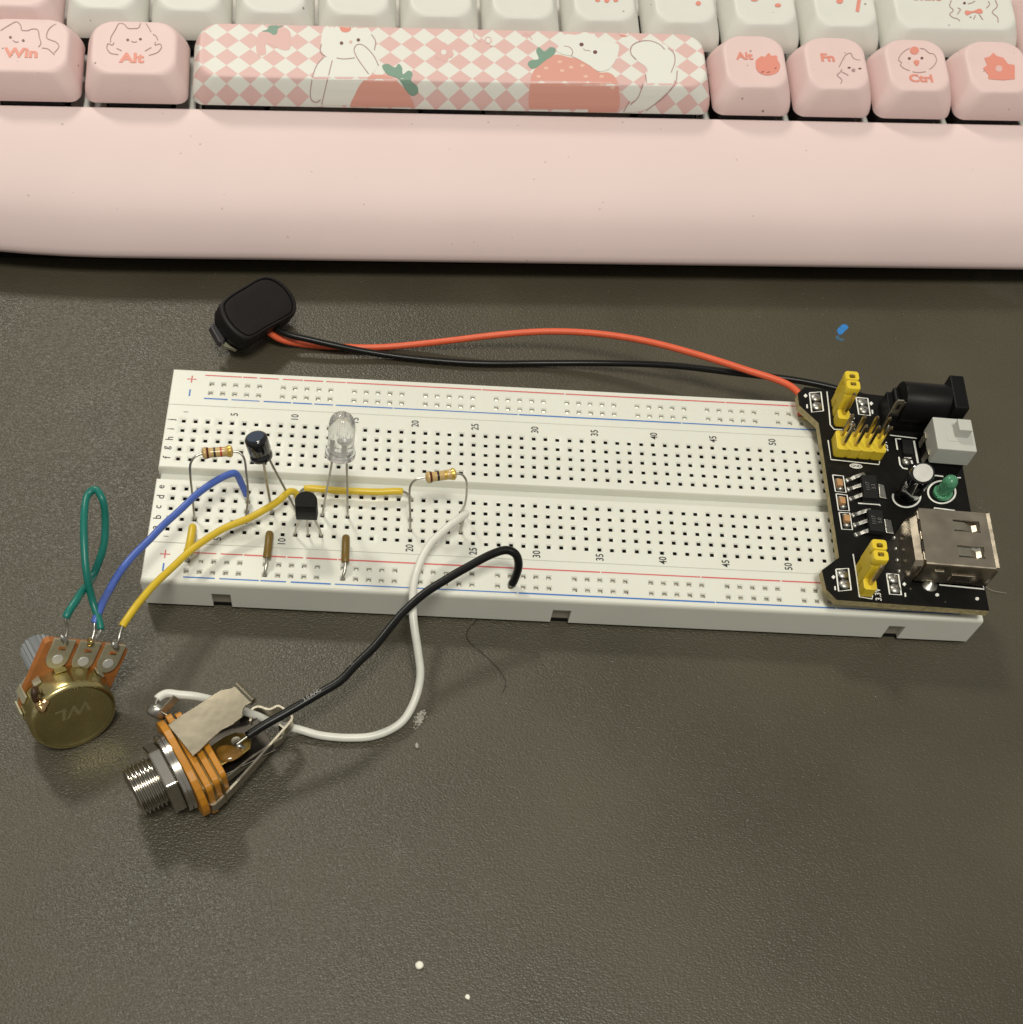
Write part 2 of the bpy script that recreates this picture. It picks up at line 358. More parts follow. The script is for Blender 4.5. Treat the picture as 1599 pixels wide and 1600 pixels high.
pl = [Kp(x, y, 20.0+(y+8)*math.tan(KT)) for x, y in ((XL-2, YF-1.5), (XR+2, YF-1.5), (XR+2, YB), (XL-2, YB))]
m.add([p-V((0, 0, 1.5)) for p in pl]+pl, [(3, 2, 1, 0), (4, 5, 6, 7), (0, 1, 5, 4), (1, 2, 6, 5), (2, 3, 7, 6), (3, 0, 4, 7)]); obj('switch_plate', m, plate_m, kb, smooth=0)
for x in (-22.4, 1.4, 25.3, 144.4, 163.35, 182.35, 201.35, 220.45):
    m = MB(); m.box((x, -1.5, 21.6), (1.5, 11, 2.6), KM); obj('bright_plate_strip', m, white_key, kb, smooth=0, bevel=.2)  # raised pale strips added so the shaded plate shows between the keys
m = MB(); m.prism([tuple(Kp(x, y, 0))[:2] for x, y in ((-50, -22), (-46, -26.5), (258, -26.5), (262, -22), (262, 108), (-50, 108))], 0, 5.2); obj('base', m, rubber, kb, smooth=0)
EX = KM.to_3x3() @ V((1, 0, 0)); EY = KM.to_3x3() @ V((0, math.cos(KT), math.sin(KT))); EZ = EX.cross(EY)
def kframe(cx, row): return fr(Kp(cx, -7.15+(9.05+19.05*row)*math.cos(KT), 25.75+(9.05+19.05*row)*math.sin(KT)), EX, EY)
LEV = [(.25, .75, 2.4), (0, .25, 2.5), (0, 0, 2.6), (.7, .04, 2.8), (1.7, .24, 3.1), (2.8, .62, 3.4), (3.9, 1.12, 3.8), (4.8, 1.58, 4.1), (5.3, 1.86, 4.3), (5.58, 2.05, 4.5), (5.76, 2.28, 4.6), (5.83, 2.58, 4.6), (5.82, 3.0, 4.5), (5.76, 3.8, 4.2), (5.72, 5.2, 3.4)]
def keycap(x0, x1, row, m, label, sharp=0):
    cx = (x0+x1)/2; M = kframe(cx, row); w = x1-x0-.75; d = 18.25; rings = []
    for z, ins, r in LEV:
        if sharp and z > 3: ins *= .9
        b = ins*.42; rings.append([(p[0], p[1]+(ins-b)/2, z) for p in rrect(w-2*ins, d-ins-b, r, 7)])
    mb = MB(); mb.loft(rings, M); o = obj('keycap', mb, m, kb, smooth=60, label=label)
    # the switch under it: housing on the plate, stem up into the cap
    s = MB()
    for sx in ([0] if w < 60 else [-50, 0, 50]):
        s = MB(); q = lambda k, z: [(sx-k, -k, z), (sx+k, -k, z), (sx+k, k, z), (sx-k, k, z)]; s.loft([q(6.9, -5.4), q(6.8, -3), q(4.6, -.2), q(2.4, 0), q(2.4, 3)], M); obj('switch_housing', s, switch_m, o, smooth=0)
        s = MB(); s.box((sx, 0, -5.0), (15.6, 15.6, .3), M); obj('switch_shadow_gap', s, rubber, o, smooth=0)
    sf = Skin(mb) if sharp else Plane(M @ V((0, 0, 5.77)), EZ)
    return o, M, sf
def legend(o, mb, ink): return tag(obj('legend', mb, ink, o, smooth=0), kind='stuff' if getattr(mb, 'multi', 0) else None)
def pxs(pts, k, ox, oy=0): return [(x/k+ox, y/k+oy) for x, y in pts]
def ktext(sf, M, s, px, h, bold=.02, mx=1.0):
    p, n = sf.hit(*px); return text_mb(s, h, fr(p+n*.035, EX, EY), bold*1.3, mx)
c1 = lambda p: pxs(p, 3.9975, 0); c2 = lambda p: pxs(p, 3.807, 300); c3 = lambda p: pxs(p, 3.807, 700); c4 = lambda p: pxs(p, 3.204, 1100)
def lines(sf, lst, w=.22, off=.03):
    mb = MB()
    for l in lst: stroke(mb, sf, sp2(l, 5), w, off)
    mb.multi = len(lst) > 1; return mb
def dots(sf, lst, off=.04, cell=None):
    mb = MB()
    for x, y, rx, ry in lst: fill(mb, sf, circ(x, y, rx, ry), off, cell)
    mb.multi = len(lst) > 1; return mb
# bottom row
o, M, sf = keycap(-46.3, -22.5, 0, pink_key, 'pink key at the left end of the bottom row')
o, M, sf = keycap(-22.4, 1.4, 0, pink_key, 'pink key marked Win with a cat drawing')
legend(o, ktext(sf, M, 'Win', (33.5, 82), 2.55, .03, 1.12), ink_red)
legend(o, lines(sf, [c1(l) for l in ([(2, 190), (50, 160), (105, 135), (130, 160), (135, 185), (170, 190), (200, 180), (235, 185), (245, 230), (255, 272), (240, 292)], [(360, 145), (320, 165), (295, 200), (292, 235), (320, 250), (350, 262), (368, 290), (338, 330)], [(262, 298), (300, 305), (340, 342)], [(80, 250), (98, 262), (116, 259)])]), ink_grey)
legend(o, dots(sf, [(16.2, 58, 2.2, 2), (36.3, 63, 2.2, 2)]), ink_dark)
o, M, sf = keycap(1.5, 25.2, 0, pink_key, 'wide pink key marked Alt with a cat drawing left of the space bar')
legend(o, ktext(sf, M, 'Alt', (206, 90), 2.6, .03, 1.12), ink_red)
legend(o, lines(sf, [c1(l) for l in ([(690, 262), (692, 235), (720, 185), (745, 145), (775, 150), (800, 175), (830, 177), (865, 172), (880, 145), (905, 140), (925, 165), (943, 198)], [(955, 212), (975, 225), (986, 250)], [(712, 265), (702, 280), (675, 272), (668, 300), (690, 330), (740, 340)], [(972, 260), (968, 280), (1000, 273), (1008, 295), (985, 325), (930, 345)], [(728, 300), (760, 316)], [(905, 318), (945, 295)], [(820, 256), (838, 262), (856, 258)])]), ink_grey)
legend(o, dots(sf, [(199.6, 62, 2.3, 1.8), (219.4, 60.8, 2.3, 1.8)]), ink_dark)
o, M, sf = keycap(25.4, 144.4, 0, checker_m, 'long space bar with diamond checks, white animals and strawberries', 1)
C = 5
def sfill(poly, ink, off, s=True):
    mb = MB(); fill(mb, sf, sp2(poly, 4, True) if s else poly, off, C); legend(o, mb, ink)
sfill(c2([(395, 200), (430, 185), (545, 160), (585, 190), (582, 290), (545, 298), (440, 262), (440, 320), (390, 325)]), ink_pink, .03)
sfill(c2([(417, 185), (450, 172), (462, 140), (488, 152), (540, 135), (538, 155), (512, 172), (505, 200), (485, 207), (460, 192)]), ink_leaf, .05)
sfill(c2([(790, 160), (850, 152), (900, 170), (990, 150), (1035, 155), (1072, 200), (1090, 245), (1092, 300), (1108, 385), (1060, 450), (1010, 520), (965, 640), (775, 640), (710, 600), (710, 500), (740, 385), (790, 335), (768, 300), (772, 215)]), ink_white, .04)
sfill(c2([(880, 165), (905, 148), (935, 155), (948, 175), (925, 192), (892, 188)]), ink_red, .06)
sfill(c2([(928, 150), (945, 143), (962, 153), (945, 165)]), ink_leaf, .07)
sfill(c2([(945, 640), (970, 560), (1010, 490), (1060, 452), (1110, 445), (1180, 455), (1240, 500), (1290, 560), (1318, 640)]), ink_berry, .06)
sfill(c2([(1132, 390), (1165, 380), (1208, 402), (1230, 380), (1250, 402), (1255, 442), (1290, 420), (1312, 438), (1305, 480), (1340, 510), (1345, 550), (1310, 568), (1270, 530), (1230, 470), (1160, 440)]), ink_leaf, .08)
for k in range(6): a = 2*math.pi*k/6+.4; sfill([(694+9.5*math.cos(a)+6.5*math.cos(t*.7), 81+9*math.sin(a)+6*math.sin(t*.7)) for t in range(9)], ink_pink, .03+.0015*k)
sfill(circ(693.5, 81.5, 4, 4), ink_white, .05)
sfill(c3([(500, 665), (490, 500), (505, 430), (560, 370), (640, 325), (720, 340), (800, 360), (860, 400), (900, 430), (960, 432), (1003, 470), (1022, 560), (1003, 665)]), ink_berry, .04)
sfill(c3([(475, 382), (490, 360), (540, 350), (525, 300), (540, 280), (575, 305), (610, 280), (640, 290), (635, 320), (580, 360), (530, 400), (500, 408)]), ink_leaf, .06)
for x, y in ((665, 368), (585, 405), (680, 420), (733, 400), (800, 390), (540, 455), (820, 455), (915, 455), (915, 505), (980, 520)): sfill(circ(x/3.807+700, y/3.807, 3.6, 2.2, 8, .5), ink_seed, .06)
sfill(c3([(670, 240), (700, 205), (765, 207), (862, 182), (880, 215), (930, 248), (1015, 265), (1010, 330), (985, 380), (960, 410), (900, 425), (840, 388), (740, 335), (680, 322), (645, 300), (660, 270)]), ink_white, .08)
sfill(c3([(1110, 268), (1150, 250), (1230, 245), (1300, 270), (1350, 330), (1352, 420), (1340, 500), (1260, 590), (1180, 650), (1050, 662), (1090, 620), (1150, 540), (1180, 470), (1185, 410), (1120, 355), (1088, 310)]), ink_white, .05)
sfill(c3([(1012, 190), (1040, 175), (1085, 185), (1075, 210), (1040, 218)]), ink_red, .05)
legend(o, lines(sf, [c2(l) for l in ([(835, 360), (800, 500), (772, 620)], [(785, 340), (742, 390), (710, 500), (710, 590), (740, 606), (765, 592)], [(860, 345), (900, 351), (970, 345)], [(1110, 390), (1080, 330), (1020, 270), (985, 265), (965, 292), (978, 335), (1052, 442)], [(770, 262), (765, 310), (800, 340)], [(1068, 205), (1092, 245), (1085, 300)])]+[c3(l) for l in ([(690, 275), (720, 280), (742, 305), (735, 335)], [(1120, 355), (1090, 320), (1090, 280), (1130, 250), (1200, 243), (1260, 265), (1290, 295)], [(1310, 285), (1345, 320), (1350, 370), (1328, 432)], [(1175, 440), (1182, 492)], [(1365, 420), (1355, 490), (1290, 570), (1180, 655)], [(1160, 500), (1130, 580), (1085, 622)], [(1082, 600), (1045, 662)], [(805, 290), (820, 302), (832, 300), (848, 306)])], .2, .1), ink_grey)
legend(o, lines(sf, [c3(l) for l in ([(152, 190), (160, 222), (195, 248)], [(222, 245), (225, 225), (250, 222), (258, 245), (240, 258), (225, 250)], [(440, 212), (465, 204)], [(450, 180), (485, 212), (500, 235)], [(510, 185), (485, 212)], [(280, 275), (250, 275)])], .25, .05), ink_pink)
legend(o, dots(sf, [(890/3.807+300, 67.5, 2.8, 2.6), (990/3.807+300, 62.5, 2.8, 2.6), (795/3.807+700, 69.8, 3.4, 3.0), (876/3.807+700, 81.7, 3.4, 3.0)], .1, C), ink_dark)
legend(o, dots(sf, [(945/3.807+300, 65.5, 2.6, 2.2)], .1, C), ink_pink)
o, M, sf = keycap(144.4, 163.3, 0, pink_key, 'pink key marked Alt with a coral fruit right of the space bar')
legend(o, ktext(sf, M, 'Alt', (1163.5, 87), 2.0, .03, 1.05), ink_red)
mb = MB(); fill(mb, sf, sp2(c4([(260, 325), (262, 300), (275, 290), (290, 280), (305, 284), (325, 264), (338, 278), (366, 278), (370, 300), (383, 325), (372, 360), (330, 376), (285, 368), (263, 345)]), 3, True), .03); legend(o, mb, ink_red)
legend(o, lines(sf, [c4(l) for l in ([(287, 362), (302, 358)], [(317, 364), (330, 358)], [(355, 344), (364, 338)])], .22, .05), ink_dark)
o, M, sf = keycap(163.4, 182.3, 0, pink_key, 'pink key marked Fn with a bear drawing')
legend(o, ktext(sf, M, 'Fn', (1293.5, 89.5), 2.2, .03, 1.1), ink_red)
legend(o, lines(sf, [c4(l) for l in ([(677, 335), (690, 310), (710, 275), (735, 265), (750, 290), (780, 300), (805, 290)], [(692, 345), (682, 362), (668, 374), (692, 400), (685, 420)], [(690, 358), (725, 376)], [(790, 388), (806, 382)])], .22), ink_grey)
legend(o, dots(sf, [(1327.2, 105.5, 2.6, 1.3), (1344, 107, 2.6, 1.3)]), ink_dark); legend(o, dots(sf, [(1334, 109.4, 3, 2.6)]), ink_grey)
o, M, sf = keycap(182.4, 201.3, 0, pink_key, 'pink key marked Ctrl with a bird drawing')
legend(o, ktext(sf, M, 'Ctrl', (1439.5, 122), 2.1, .03, 1.12), ink_red)
legend(o, lines(sf, [c4(l) for l in ([(1030, 240), (1005, 255), (985, 275), (976, 300), (990, 312), (985, 325), (1010, 345), (1032, 352)], [(1082, 240), (1105, 245), (1130, 265), (1152, 270), (1166, 300), (1155, 325), (1130, 346)], [(1045, 358), (1072, 362), (1112, 358)])], .2), ink_grey)
legend(o, dots(sf, [(1429.3, 78.6, 7.2, 6.2)]), ink_red); legend(o, dots(sf, [(1421.3, 91, 2.3, 1.9), (1441, 90.5, 2.3, 1.9)]), ink_dark)
mb = MB(); fill(mb, sf, sp2(c4([(1050, 307), (1064, 300), (1080, 306), (1068, 330)]), 3, True), .05); legend(o, mb, ink_red)
o, M, sf = keycap(201.4, 220.4, 0, pink_key, 'pink key with a coral flower at the right edge')
mb = MB(); fill(mb, sf, c4([(1405, 290), (1432, 282), (1450, 263), (1468, 280), (1500, 288), (1525, 320), (1557, 324), (1558, 395), (1500, 401), (1426, 395), (1424, 372), (1398, 342), (1420, 325)]), .03); legend(o, mb, ink_red)
legend(o, dots(sf, [(1561.3, 107, 5.5, 5)], .05), ink_pink)
o, M, sf = keycap(220.5, 239.5, 0, pink_key, 'pink key past the flower key')
# second row
o, M, sf = keycap(-48.2, -3.9, 1, pink_key, 'long pink key above the Win key')
xs = [-3.8, 15.4, 34.5, 53.6, 72.7, 91.8, 110.8, 129.8, 148.7, 167.8, 187.0]
up = []
for i in range(10): up.append(keycap(xs[i], xs[i+1], 1, white_key, None))
up.append(keycap(187.1, 220.6, 1, white_key, 'wide white key marked Shift with a cat drawing'))
keycap(220.7, 239.8, 1, pink_key, 'pink key above the right end of the bottom row')
o, M, sf = up[7-1+0]; 
legend(o, dots(sf, [(934, -1, 4.2, 4), (948.5, 0, 4.2, 4), (962.5, -1, 4.2, 4)]), ink_red)
for k, ds in ((7, [(1091.5, 5, 4.3, 3.4), (1070, -6, 4, 3)]), (8, [(1179, -1, 6, 3), (1216, 8, 5, 3)])):
    for d in ds: o, M, sf = up[k]; legend(o, dots(sf, [d]), ink_red)
o, M, sf = up[9]; legend(o, dots(sf, [(1312.5, 1.5, 5.5, 4)]), ink_red); legend(o, lines(sf, [[(1344, -8), (1342, 5), (1340, 18)]], .85), ink_red)
o, M, sf = up[10]; legend(o, ktext(sf, M, 'Shift', (1447, -6), 2.3, .03, 1.15), ink_red)
legend(o, lines(sf, [c4(l) for l in ([(1240, 0), (1232, 30), (1250, 50), (1232, 70), (1245, 85), (1275, 95), (1282, 105)], [(1270, 70), (1285, 45), (1272, 38)], [(1460, 0), (1470, 30), (1445, 60), (1470, 85), (1475, 112)], [(1415, 40), (1432, 20), (1425, 5)], [(1360, 75), (1352, 95)], [(1380, 72), (1398, 98)], [(1322, 18), (1340, 14), (1358, 4)])], .22), ink_grey)
mb = MB(); fill(mb, sf, sp2(c4([(1310, 52), (1345, 55), (1385, 42), (1398, 60), (1385, 68), (1350, 62), (1318, 76), (1308, 65)]), 3, True), .03); legend(o, mb, ink_red)
legend(o, dots(sf, [(1507.5, 4.5, 2.2, 2)]), ink_dark)
# ------------------------------------------------------------------ breadboard
P = 2.54; ZB = 8.5; X0, X1 = -3.84, 162.3; YS, YN, SB, ST = -12.8, 42.35, -3.45, 32.2; GY0, GY1 = 12.45, 15.35
ROW = {c: i*P for i, c in enumerate('abcde')}; ROW.update({c: (7+i)*P for i, c in enumerate('fghij')})
RAILY = [-10.03, -7.49, 35.86, 38.4]; RAILX = [4.85+15.24*g+P*i for g in range(10) for i in range(5)]
def hole(r, c, dz=0): return V(((c-1)*P, ROW[r], ZB+dz))
bb = thing('breadboard', 'long white solderless breadboard with numbered columns lying on the desk mat', 'breadboard', ((X0+X1)/2, (YS+YN)/2, 0))
def strip(m, y0, y1, xs, ys, rail, cf, cb, ce=.35, zlow=.85, slots=None, front_open=False):
    h = P/2; gx0, gx1, gy0, gy1 = xs[0]-h, xs[-1]+h, ys[0]-h, ys[-1]+h
    def ring(k, dz):
        return [V((X0+ce*k, y0+cf*k, ZB-dz)), V((X1-ce*k, y0+cf*k, ZB-dz)), V((X1-ce*k, y1-cb*k, ZB-dz)), V((X0+ce*k, y1-cb*k, ZB-dz))]
    rs = [ring(1, 0), ring(.55, .08), ring(.25, .28), ring(.08, .55), ring(0, .9)]
    g = [V((gx0, gy0, ZB)), V((gx1, gy0, ZB)), V((gx1, gy1, ZB)), V((gx0, gy1, ZB))]
    m.add(g+rs[0], [(i+4, (i+1) % 4+4, (i+1) % 4, i) for i in range(4)])
    for a, b in zip(rs, rs[1:]): m.add(a+b, [(i+4, (i+1) % 4+4, (i+1) % 4, i) for i in range(4)])
    lo = [V((p.x, p.y, zlow)) for p in rs[-1]]
    m.add(rs[-1]+lo, [(i+4, (i+1) % 4+4, (i+1) % 4, i) for i in ((1, 2, 3) if slots else (0, 1, 2, 3))])
    if not slots: m.add(lo, [(3, 2, 1, 0)])
    if slots:
        zt = rs[-1][0].z; x = X0
        for s0, s1 in slots+[(X1, X1)]:
            m.add([(x, y0, zlow), (s0, y0, zlow), (s0, y0, zt), (x, y0, zt)], [(0, 1, 2, 3)])
            if s1 > s0:
                zs = 5.1; d = 1.1
                m.add([(s0, y0, zs), (s1, y0, zs), (s1, y0, zt), (s0, y0, zt)], [(0, 1, 2, 3)])
                m.add([(s0, y0, zlow), (s0, y0+d, zlow), (s0, y0+d, zs), (s0, y0, zs), (s1, y0, zlow), (s1, y0+d, zlow), (s1, y0+d, zs), (s1, y0, zs)], [(0, 1, 2, 3), (7, 6, 5, 4), (3, 2, 6, 7)], mi=0)
                m.add([(s0, y0+d-.05, zlow), (s1, y0+d-.05, zlow), (s1, y0+d-.05, zs), (s0, y0+d-.05, zs)], [(0, 1, 2, 3)], mi=3)
            x = s1
    o, q = (.60, .40) if rail else (.62, .375)
    xset = {round(x, 3) for x in xs}; allx = []; x = xs[0]
    while x < xs[-1]+.1: allx.append(x); x += P
    sq = ((-1, -1), (1, -1), (1, 1), (-1, 1))
    for x in allx:
        for y in ys:
            cell = [V((x+a*h, y+b*h, ZB)) for a, b in sq]
            if round(x, 3) not in xset: m.add(cell, [(0, 1, 2, 3)]); continue
            jx = random.uniform(-.04, .04); jy = random.uniform(-.04, .04)
            r1 = [V((x+a*o, y+b*o, ZB)) for a, b in sq]; r2 = [V((x+jx+a*q, y+jy+b*q, ZB-.26)) for a, b in sq]
            dp = .75 if rail else 2.6; r3 = [V((x+jx+a*q, y+jy+b*q, ZB-dp)) for a, b in sq]
            f4 = lambda k: [(i+k, (i+1) % 4+k, (i+1) % 4+4+k, i+4+k) for i in range(4)]
            m.add(cell+r1+r2, f4(0)+f4(4)); m.add(r2+r3, f4(0), mi=0 if rail else 1); m.add(r3, [(0, 1, 2, 3)], mi=1)
            if rail:    # the spring contact shows in the shallow rail holes
                t = random.uniform(-.1, .1)
                m.add([(x-q, y-q, ZB-.72), (x+q, y-q, ZB-.72), (x+q*.7+t, y+.05, ZB-.34), (x-q*.7+t, y+.1, ZB-.34)], [(0, 1, 2, 3)], mi=2)
bmats = [abs_white, hole_m, clip_m, slot_m]
COLX = [i*P for i in range(63)]
m = MB(); strip(m, YS, SB-.006, RAILX, RAILY[:2], 1, .75, .09, slots=[(9.6, 13.35), (77.2, 80.85), (144.7, 148.0)]); obj('power_rail', m, bmats, bb, smooth=45)
m = MB(); strip(m, ST+.006, YN, RAILX, RAILY[2:], 1, .09, .6); obj('power_rail', m, bmats, bb, smooth=45)
m = MB(); strip(m, SB+.006, GY0, COLX, [ROW[c] for c in 'abcde'], 0, .09, .3); strip(m, GY1, ST-.006, COLX, [ROW[c] for c in 'fghij'], 0, .3, .09)
m.box(((X0+X1)/2, (GY0+GY1)/2, 3.6), (X1-X0-1.0, GY1-GY0+.02, 5.6)); obj('terminal_strip', m, bmats, bb, smooth=45)
m = MB(); m.box(((X0+X1)/2, (YS+YN)/2+.2, .45), (X1-X0-1.6, YN-YS-1.2, .9)); obj('shadow_line_backing', m, rubber, bb, smooth=0)  # black layer that draws the contact shadow line under the board
EYB = fr((0, 0, 0), (0, 1, 0), (-1, 0, 0))
def btext(s, x, y, h, ink, mx=.92, bold=.012): return obj('printed_mark', text_mb(s, h, fr((x, y, ZB+.02), (0, 1, 0), (-1, 0, 0)), bold, mx), ink, bb, smooth=0)
for c in [1]+list(range(5, 65, 5)):
    if (c-1)*P > 129: break
    btext(str(c), (c-1)*P+.25, 30.25, 1.5 if c > 1 else 1.0, ink_black, .85); btext(str(c), (c-1)*P-.05, -2.0, 1.5 if c > 1 else 1.0, ink_black, .85)
for c in 'abcdefghij': btext(c, -2.35, ROW[c]+.05, 1.55 if c in 'dbfhl' else 1.5, ink_black, .95)
def bar(m, x0, x1, y, w, z=ZB+.018): m.add([(x0, y-w/2, z), (x1, y-w/2, z), (x1, y+w/2, z), (x0, y+w/2, z)], [(0, 1, 2, 3)])
for y, ink, rails in ((40.75, ink_rail_r, 0), (34.25, ink_rail_b, 1), (-5.62, ink_rail_r, 2), (-11.5, ink_rail_b, 3)):
    m = MB(); x = 3.2+rails*.4
    while x < 157.5:                                                    # the printed line is worn through here and there
        L = random.uniform(3, 9) if x < 30 else random.uniform(12, 40); bar(m, x, min(x+L, 157.6), y, random.uniform(.26, .36)); x += L+random.uniform(.15, .9 if x < 30 else .35)
    tag(obj('rail_line', m, ink, bb, smooth=0), kind='stuff')
for cx, cy, s in ((.47, 39.45, 1.0), (.3, -6.3, 1.0)):
    m = MB(); bar(m, cx-s, cx+s, cy, .26); m.add([(cx-.13, cy-s, ZB+.019), (cx+.13, cy-s, ZB+.019), (cx+.13, cy-.13, ZB+.019), (cx-.13, cy-.13, ZB+.019)], [(0, 1, 2, 3)]); m.add([(cx-.13, cy+.13, ZB+.019), (cx+.13, cy+.13, ZB+.019), (cx+.13, cy+s, ZB+.019), (cx-.13, cy+s, ZB+.019)], [(0, 1, 2, 3)])
    tag(obj('plus_mark', m, ink_rail_r, bb, smooth=0), kind='stuff')
for cx, cy in ((.45, 35.6), (.3, -9.4)):
    m = MB(); m.add([(cx-.16, cy-.95, ZB+.019), (cx+.16, cy-.95, ZB+.019), (cx+.16, cy+.95, ZB+.019), (cx-.16, cy+.95, ZB+.019)], [(0, 1, 2, 3)]); obj('minus_mark', m, ink_rail_b, bb, smooth=0)
# ------------------------------------------------------------------ power supply module on the right end
ex, ey = V((.99926, -.0384, 0)), V((.0384, .99926, 0)); FRC = V((161.1, -13.3, 0)); ZP = 12.6
def PU(u, v, z=0): return FRC+ex*u+ey*v+V((0, 0, ZP+z))
pm = thing('power_supply_module', 'black power supply circuit board with a metal USB socket plugged over the breadboard end', 'circuit board', PU(-16, 26, -4.1))
top = Plane((0, 0, ZP), (0, 0, 1))
def PX_(x, y, z=ZP): return at(x, y, z)
out = [PX_(*p) for p in ((1258, 604.5), (1246.5, 614.5), (1249, 633), (1279.5, 661), (1311.5, 871), (1284.5, 891), (1291.5, 921), (1308, 937.5))]
out = [(p.x, p.y) for p in out]+[tuple(PU(u, v))[:2] for u, v in ((0, 0), (0, 53.2))]
m = MB(); n = len(out)
m.prism(out, 11.0, ZP); m.mi = [1]+[0]+[1]*n; obj('board', m, [pcb_m, fr4], pm, smooth=0)
PF = fr((0, 0, 0), ex, ey)
def pf(u, v, z=0): return fr(PU(u, v, z), ex, ey)
def onpcb(name, mb, ink=silk): return obj(name, mb, ink, pm, smooth=0)
# solder pads with their printed outlines
cm = lambda p: pxs(p, 3.81, 1220, 560); cq = lambda p: pxs(p, 10.66, 1300, 700); c8 = lambda p: pxs(p, 8, 1380, 560); cb_ = lambda p: pxs(p, 8.886, 1280, 780)
for quad, blobs, plus, minus, ctr in (([(172, 205), (240, 199), (255, 312), (186, 320)], [(207, 233), (217, 285)], (149, 222), (157, 285), (-29.5, 51.5)), ([(450, 232), (519, 238), (534, 340), (466, 332)], [(486, 262), (496, 307)], (540, 268), (546, 318), (-19.4, 50.6)),
                                 ([(330, 1256), (404, 1250), (420, 1378), (346, 1386)], [(370, 1285), (381, 1345)], (315, 1302), (324, 1368), (-28.1, 6)), ([(632, 1282), (702, 1287), (719, 1408), (650, 1404)], [(669, 1312), (681, 1372)], (737, 1344), (742, 1408), (-18.1, 5.2))):
    m = MB(); q = cm(quad); q = [tuple(p) for p in q]; stroke(m, top, q+[q[0]], .3, .02, 60); onpcb('pad_outline', m)
    for b in cm(blobs):
        p = PX_(*b); m = MB(); m.lathe([(1.12, 0), (1.1, .1), (.98, .3), (.62, .42), (.3, .5), (.28, .75), (.0, .8)], 16, T(p.x, p.y, ZP)); obj('solder_joint', m, solder, pm, smooth=60)
    m = MB(); x, y = cm([plus])[0]; fill(m, top, circ(x, y, 3.2, 3.2, 4), .02); onpcb('plus_print', m)
    m = MB(); x, y = cm([minus])[0]; fill(m, top, [(x-1.2, y-3), (x+1.2, y-3), (x+1.7, y+3), (x-.7, y+3)], .02); onpcb('minus_print', m)
    m = MB(); m.box((0, 0, -2.85), (2.5, 5.0, 2.5), pf(*ctr)); hd = obj('pin_socket_strip', m, yel_plastic, pm, smooth=0, bevel=.15)
    for s in (-1, 1): m = MB(); m.box((0, s*1.27, -4.6), (.6, .6, 2.4), pf(*ctr)); obj('pin', m, pinm, hd, smooth=0)
def header(u, v, nu, nv, h=2.5, top_h=6.0, skip=()):
    m = MB(); c = .42
    for i in range(nu):
        for j in range(nv):
            pass
    # one moulded strip with notches between positions
    if nv > nu or nu == 1: 
        pts = []
        for j in range(nv): pts += [(P, j*P+c), (P, j*P+P-c)] if 0 else [(P-.0, j*P+c), (P-.0, (j+1)*P-c), (P-c*.6, (j+1)*P)]
        pts = [(P-c*.6, 0)]+pts
        for j in reversed(range(nv)): pts += [(c*.6, (j+1)*P), (0, (j+1)*P-c), (0, j*P+c)]
        pts += [(c*.6, 0)]
    else:
        pts = [(0, c)]; W = nv*P
        for i in range(nu): pts += [(i*P, c*.6), (i*P+c, 0), ((i+1)*P-c, 0)] if i else [(c, 0), (P-c, 0)]
        pts += [(nu*P, c)]
        for i in reversed(range(nu)): pts += [((i+1)*P, W-c*.6), ((i+1)*P-c, W), (i*P+c, W)]
        pts += [(0, W-c)]
    m.prism(pts, 0, h, pf(u, v)); o = obj('pin_header', m, yel_plastic, pm, smooth=0, bevel=.12)
    for i in range(nu):
        for j in range(nv):
            cx, cy = (i+.5)*P, (j+.5)*P; M = pf(u+cx, v+cy); q = .32; m = MB()
            sqr = lambda s, z: [(-s, -s, z), (s, -s, z), (s, s, z), (-s, s, z)]
            m.loft([sqr(q, h-.5), sqr(q, h+top_h-.4), sqr(q*.5, h+top_h)], M); obj('pin', m, pinm, o, smooth=0)
    return o
header(-26.1, 43.95, 1, 3); header(-27.1, 35.6, 4, 2); header(-25.3, 1.0, 1, 3)
def jumper(u, v, label):
    t = thing('shunt_jumper', label, 'jumper', PU(u+P/2, v+P, 2.5), 0, 'yellow jumper caps on the power module')
    m = MB(); M = pf(u+P/2, v+P, 2.55); w = 2.6; L = 5.0
    rr = lambda ww, ll, z: [(a, b, z) for a, b in rrect(ww, ll, .25, 3)]
    m.loft([rr(w, L, 0), rr(w, L, 3.7), rr(w-.35, L-.3, 4.0)], M); obj('body', m, yel_plastic, t, smooth=30)
    for s in (-1, 1):                                               # two collars at the top with a slot between them
        m = MB(); c = []
        for a, b in rrect(2.95, 2.4, .6, 4): c.append((a, b))
        hole_ = [(.05+.42*math.cos(R(k)), -s*.35+.42*math.sin(R(k))) for k in range(0, 360, 30)]
        mm = M @ T(0, s*1.28, 0)
        m.loft([[(a*.96, b*.96, 4.0) for a, b in c], [(a, b, 4.3) for a, b in c], [(a, b, 5.55) for a, b in c], [(a*.93, b*.93, 5.75) for a, b in c], [(a*.42, b*.42-s*.25, 5.75) for a, b in c], [(a*.40, b*.40-s*.25, 4.6) for a, b in c]], mm)
        obj('collar', m, yel_plastic, t, smooth=35)
    m = MB(); m.box((.0, 0, 5.0), (.35, 1.7, .9), M); obj('contact', m, pinm, t, smooth=0)
jumper(-26.1, 43.95+P, 'yellow jumper cap on the header beside the black barrel jack')
jumper(-25.3, 1.0+P, 'yellow jumper cap on the header nearest the front edge by the USB socket')
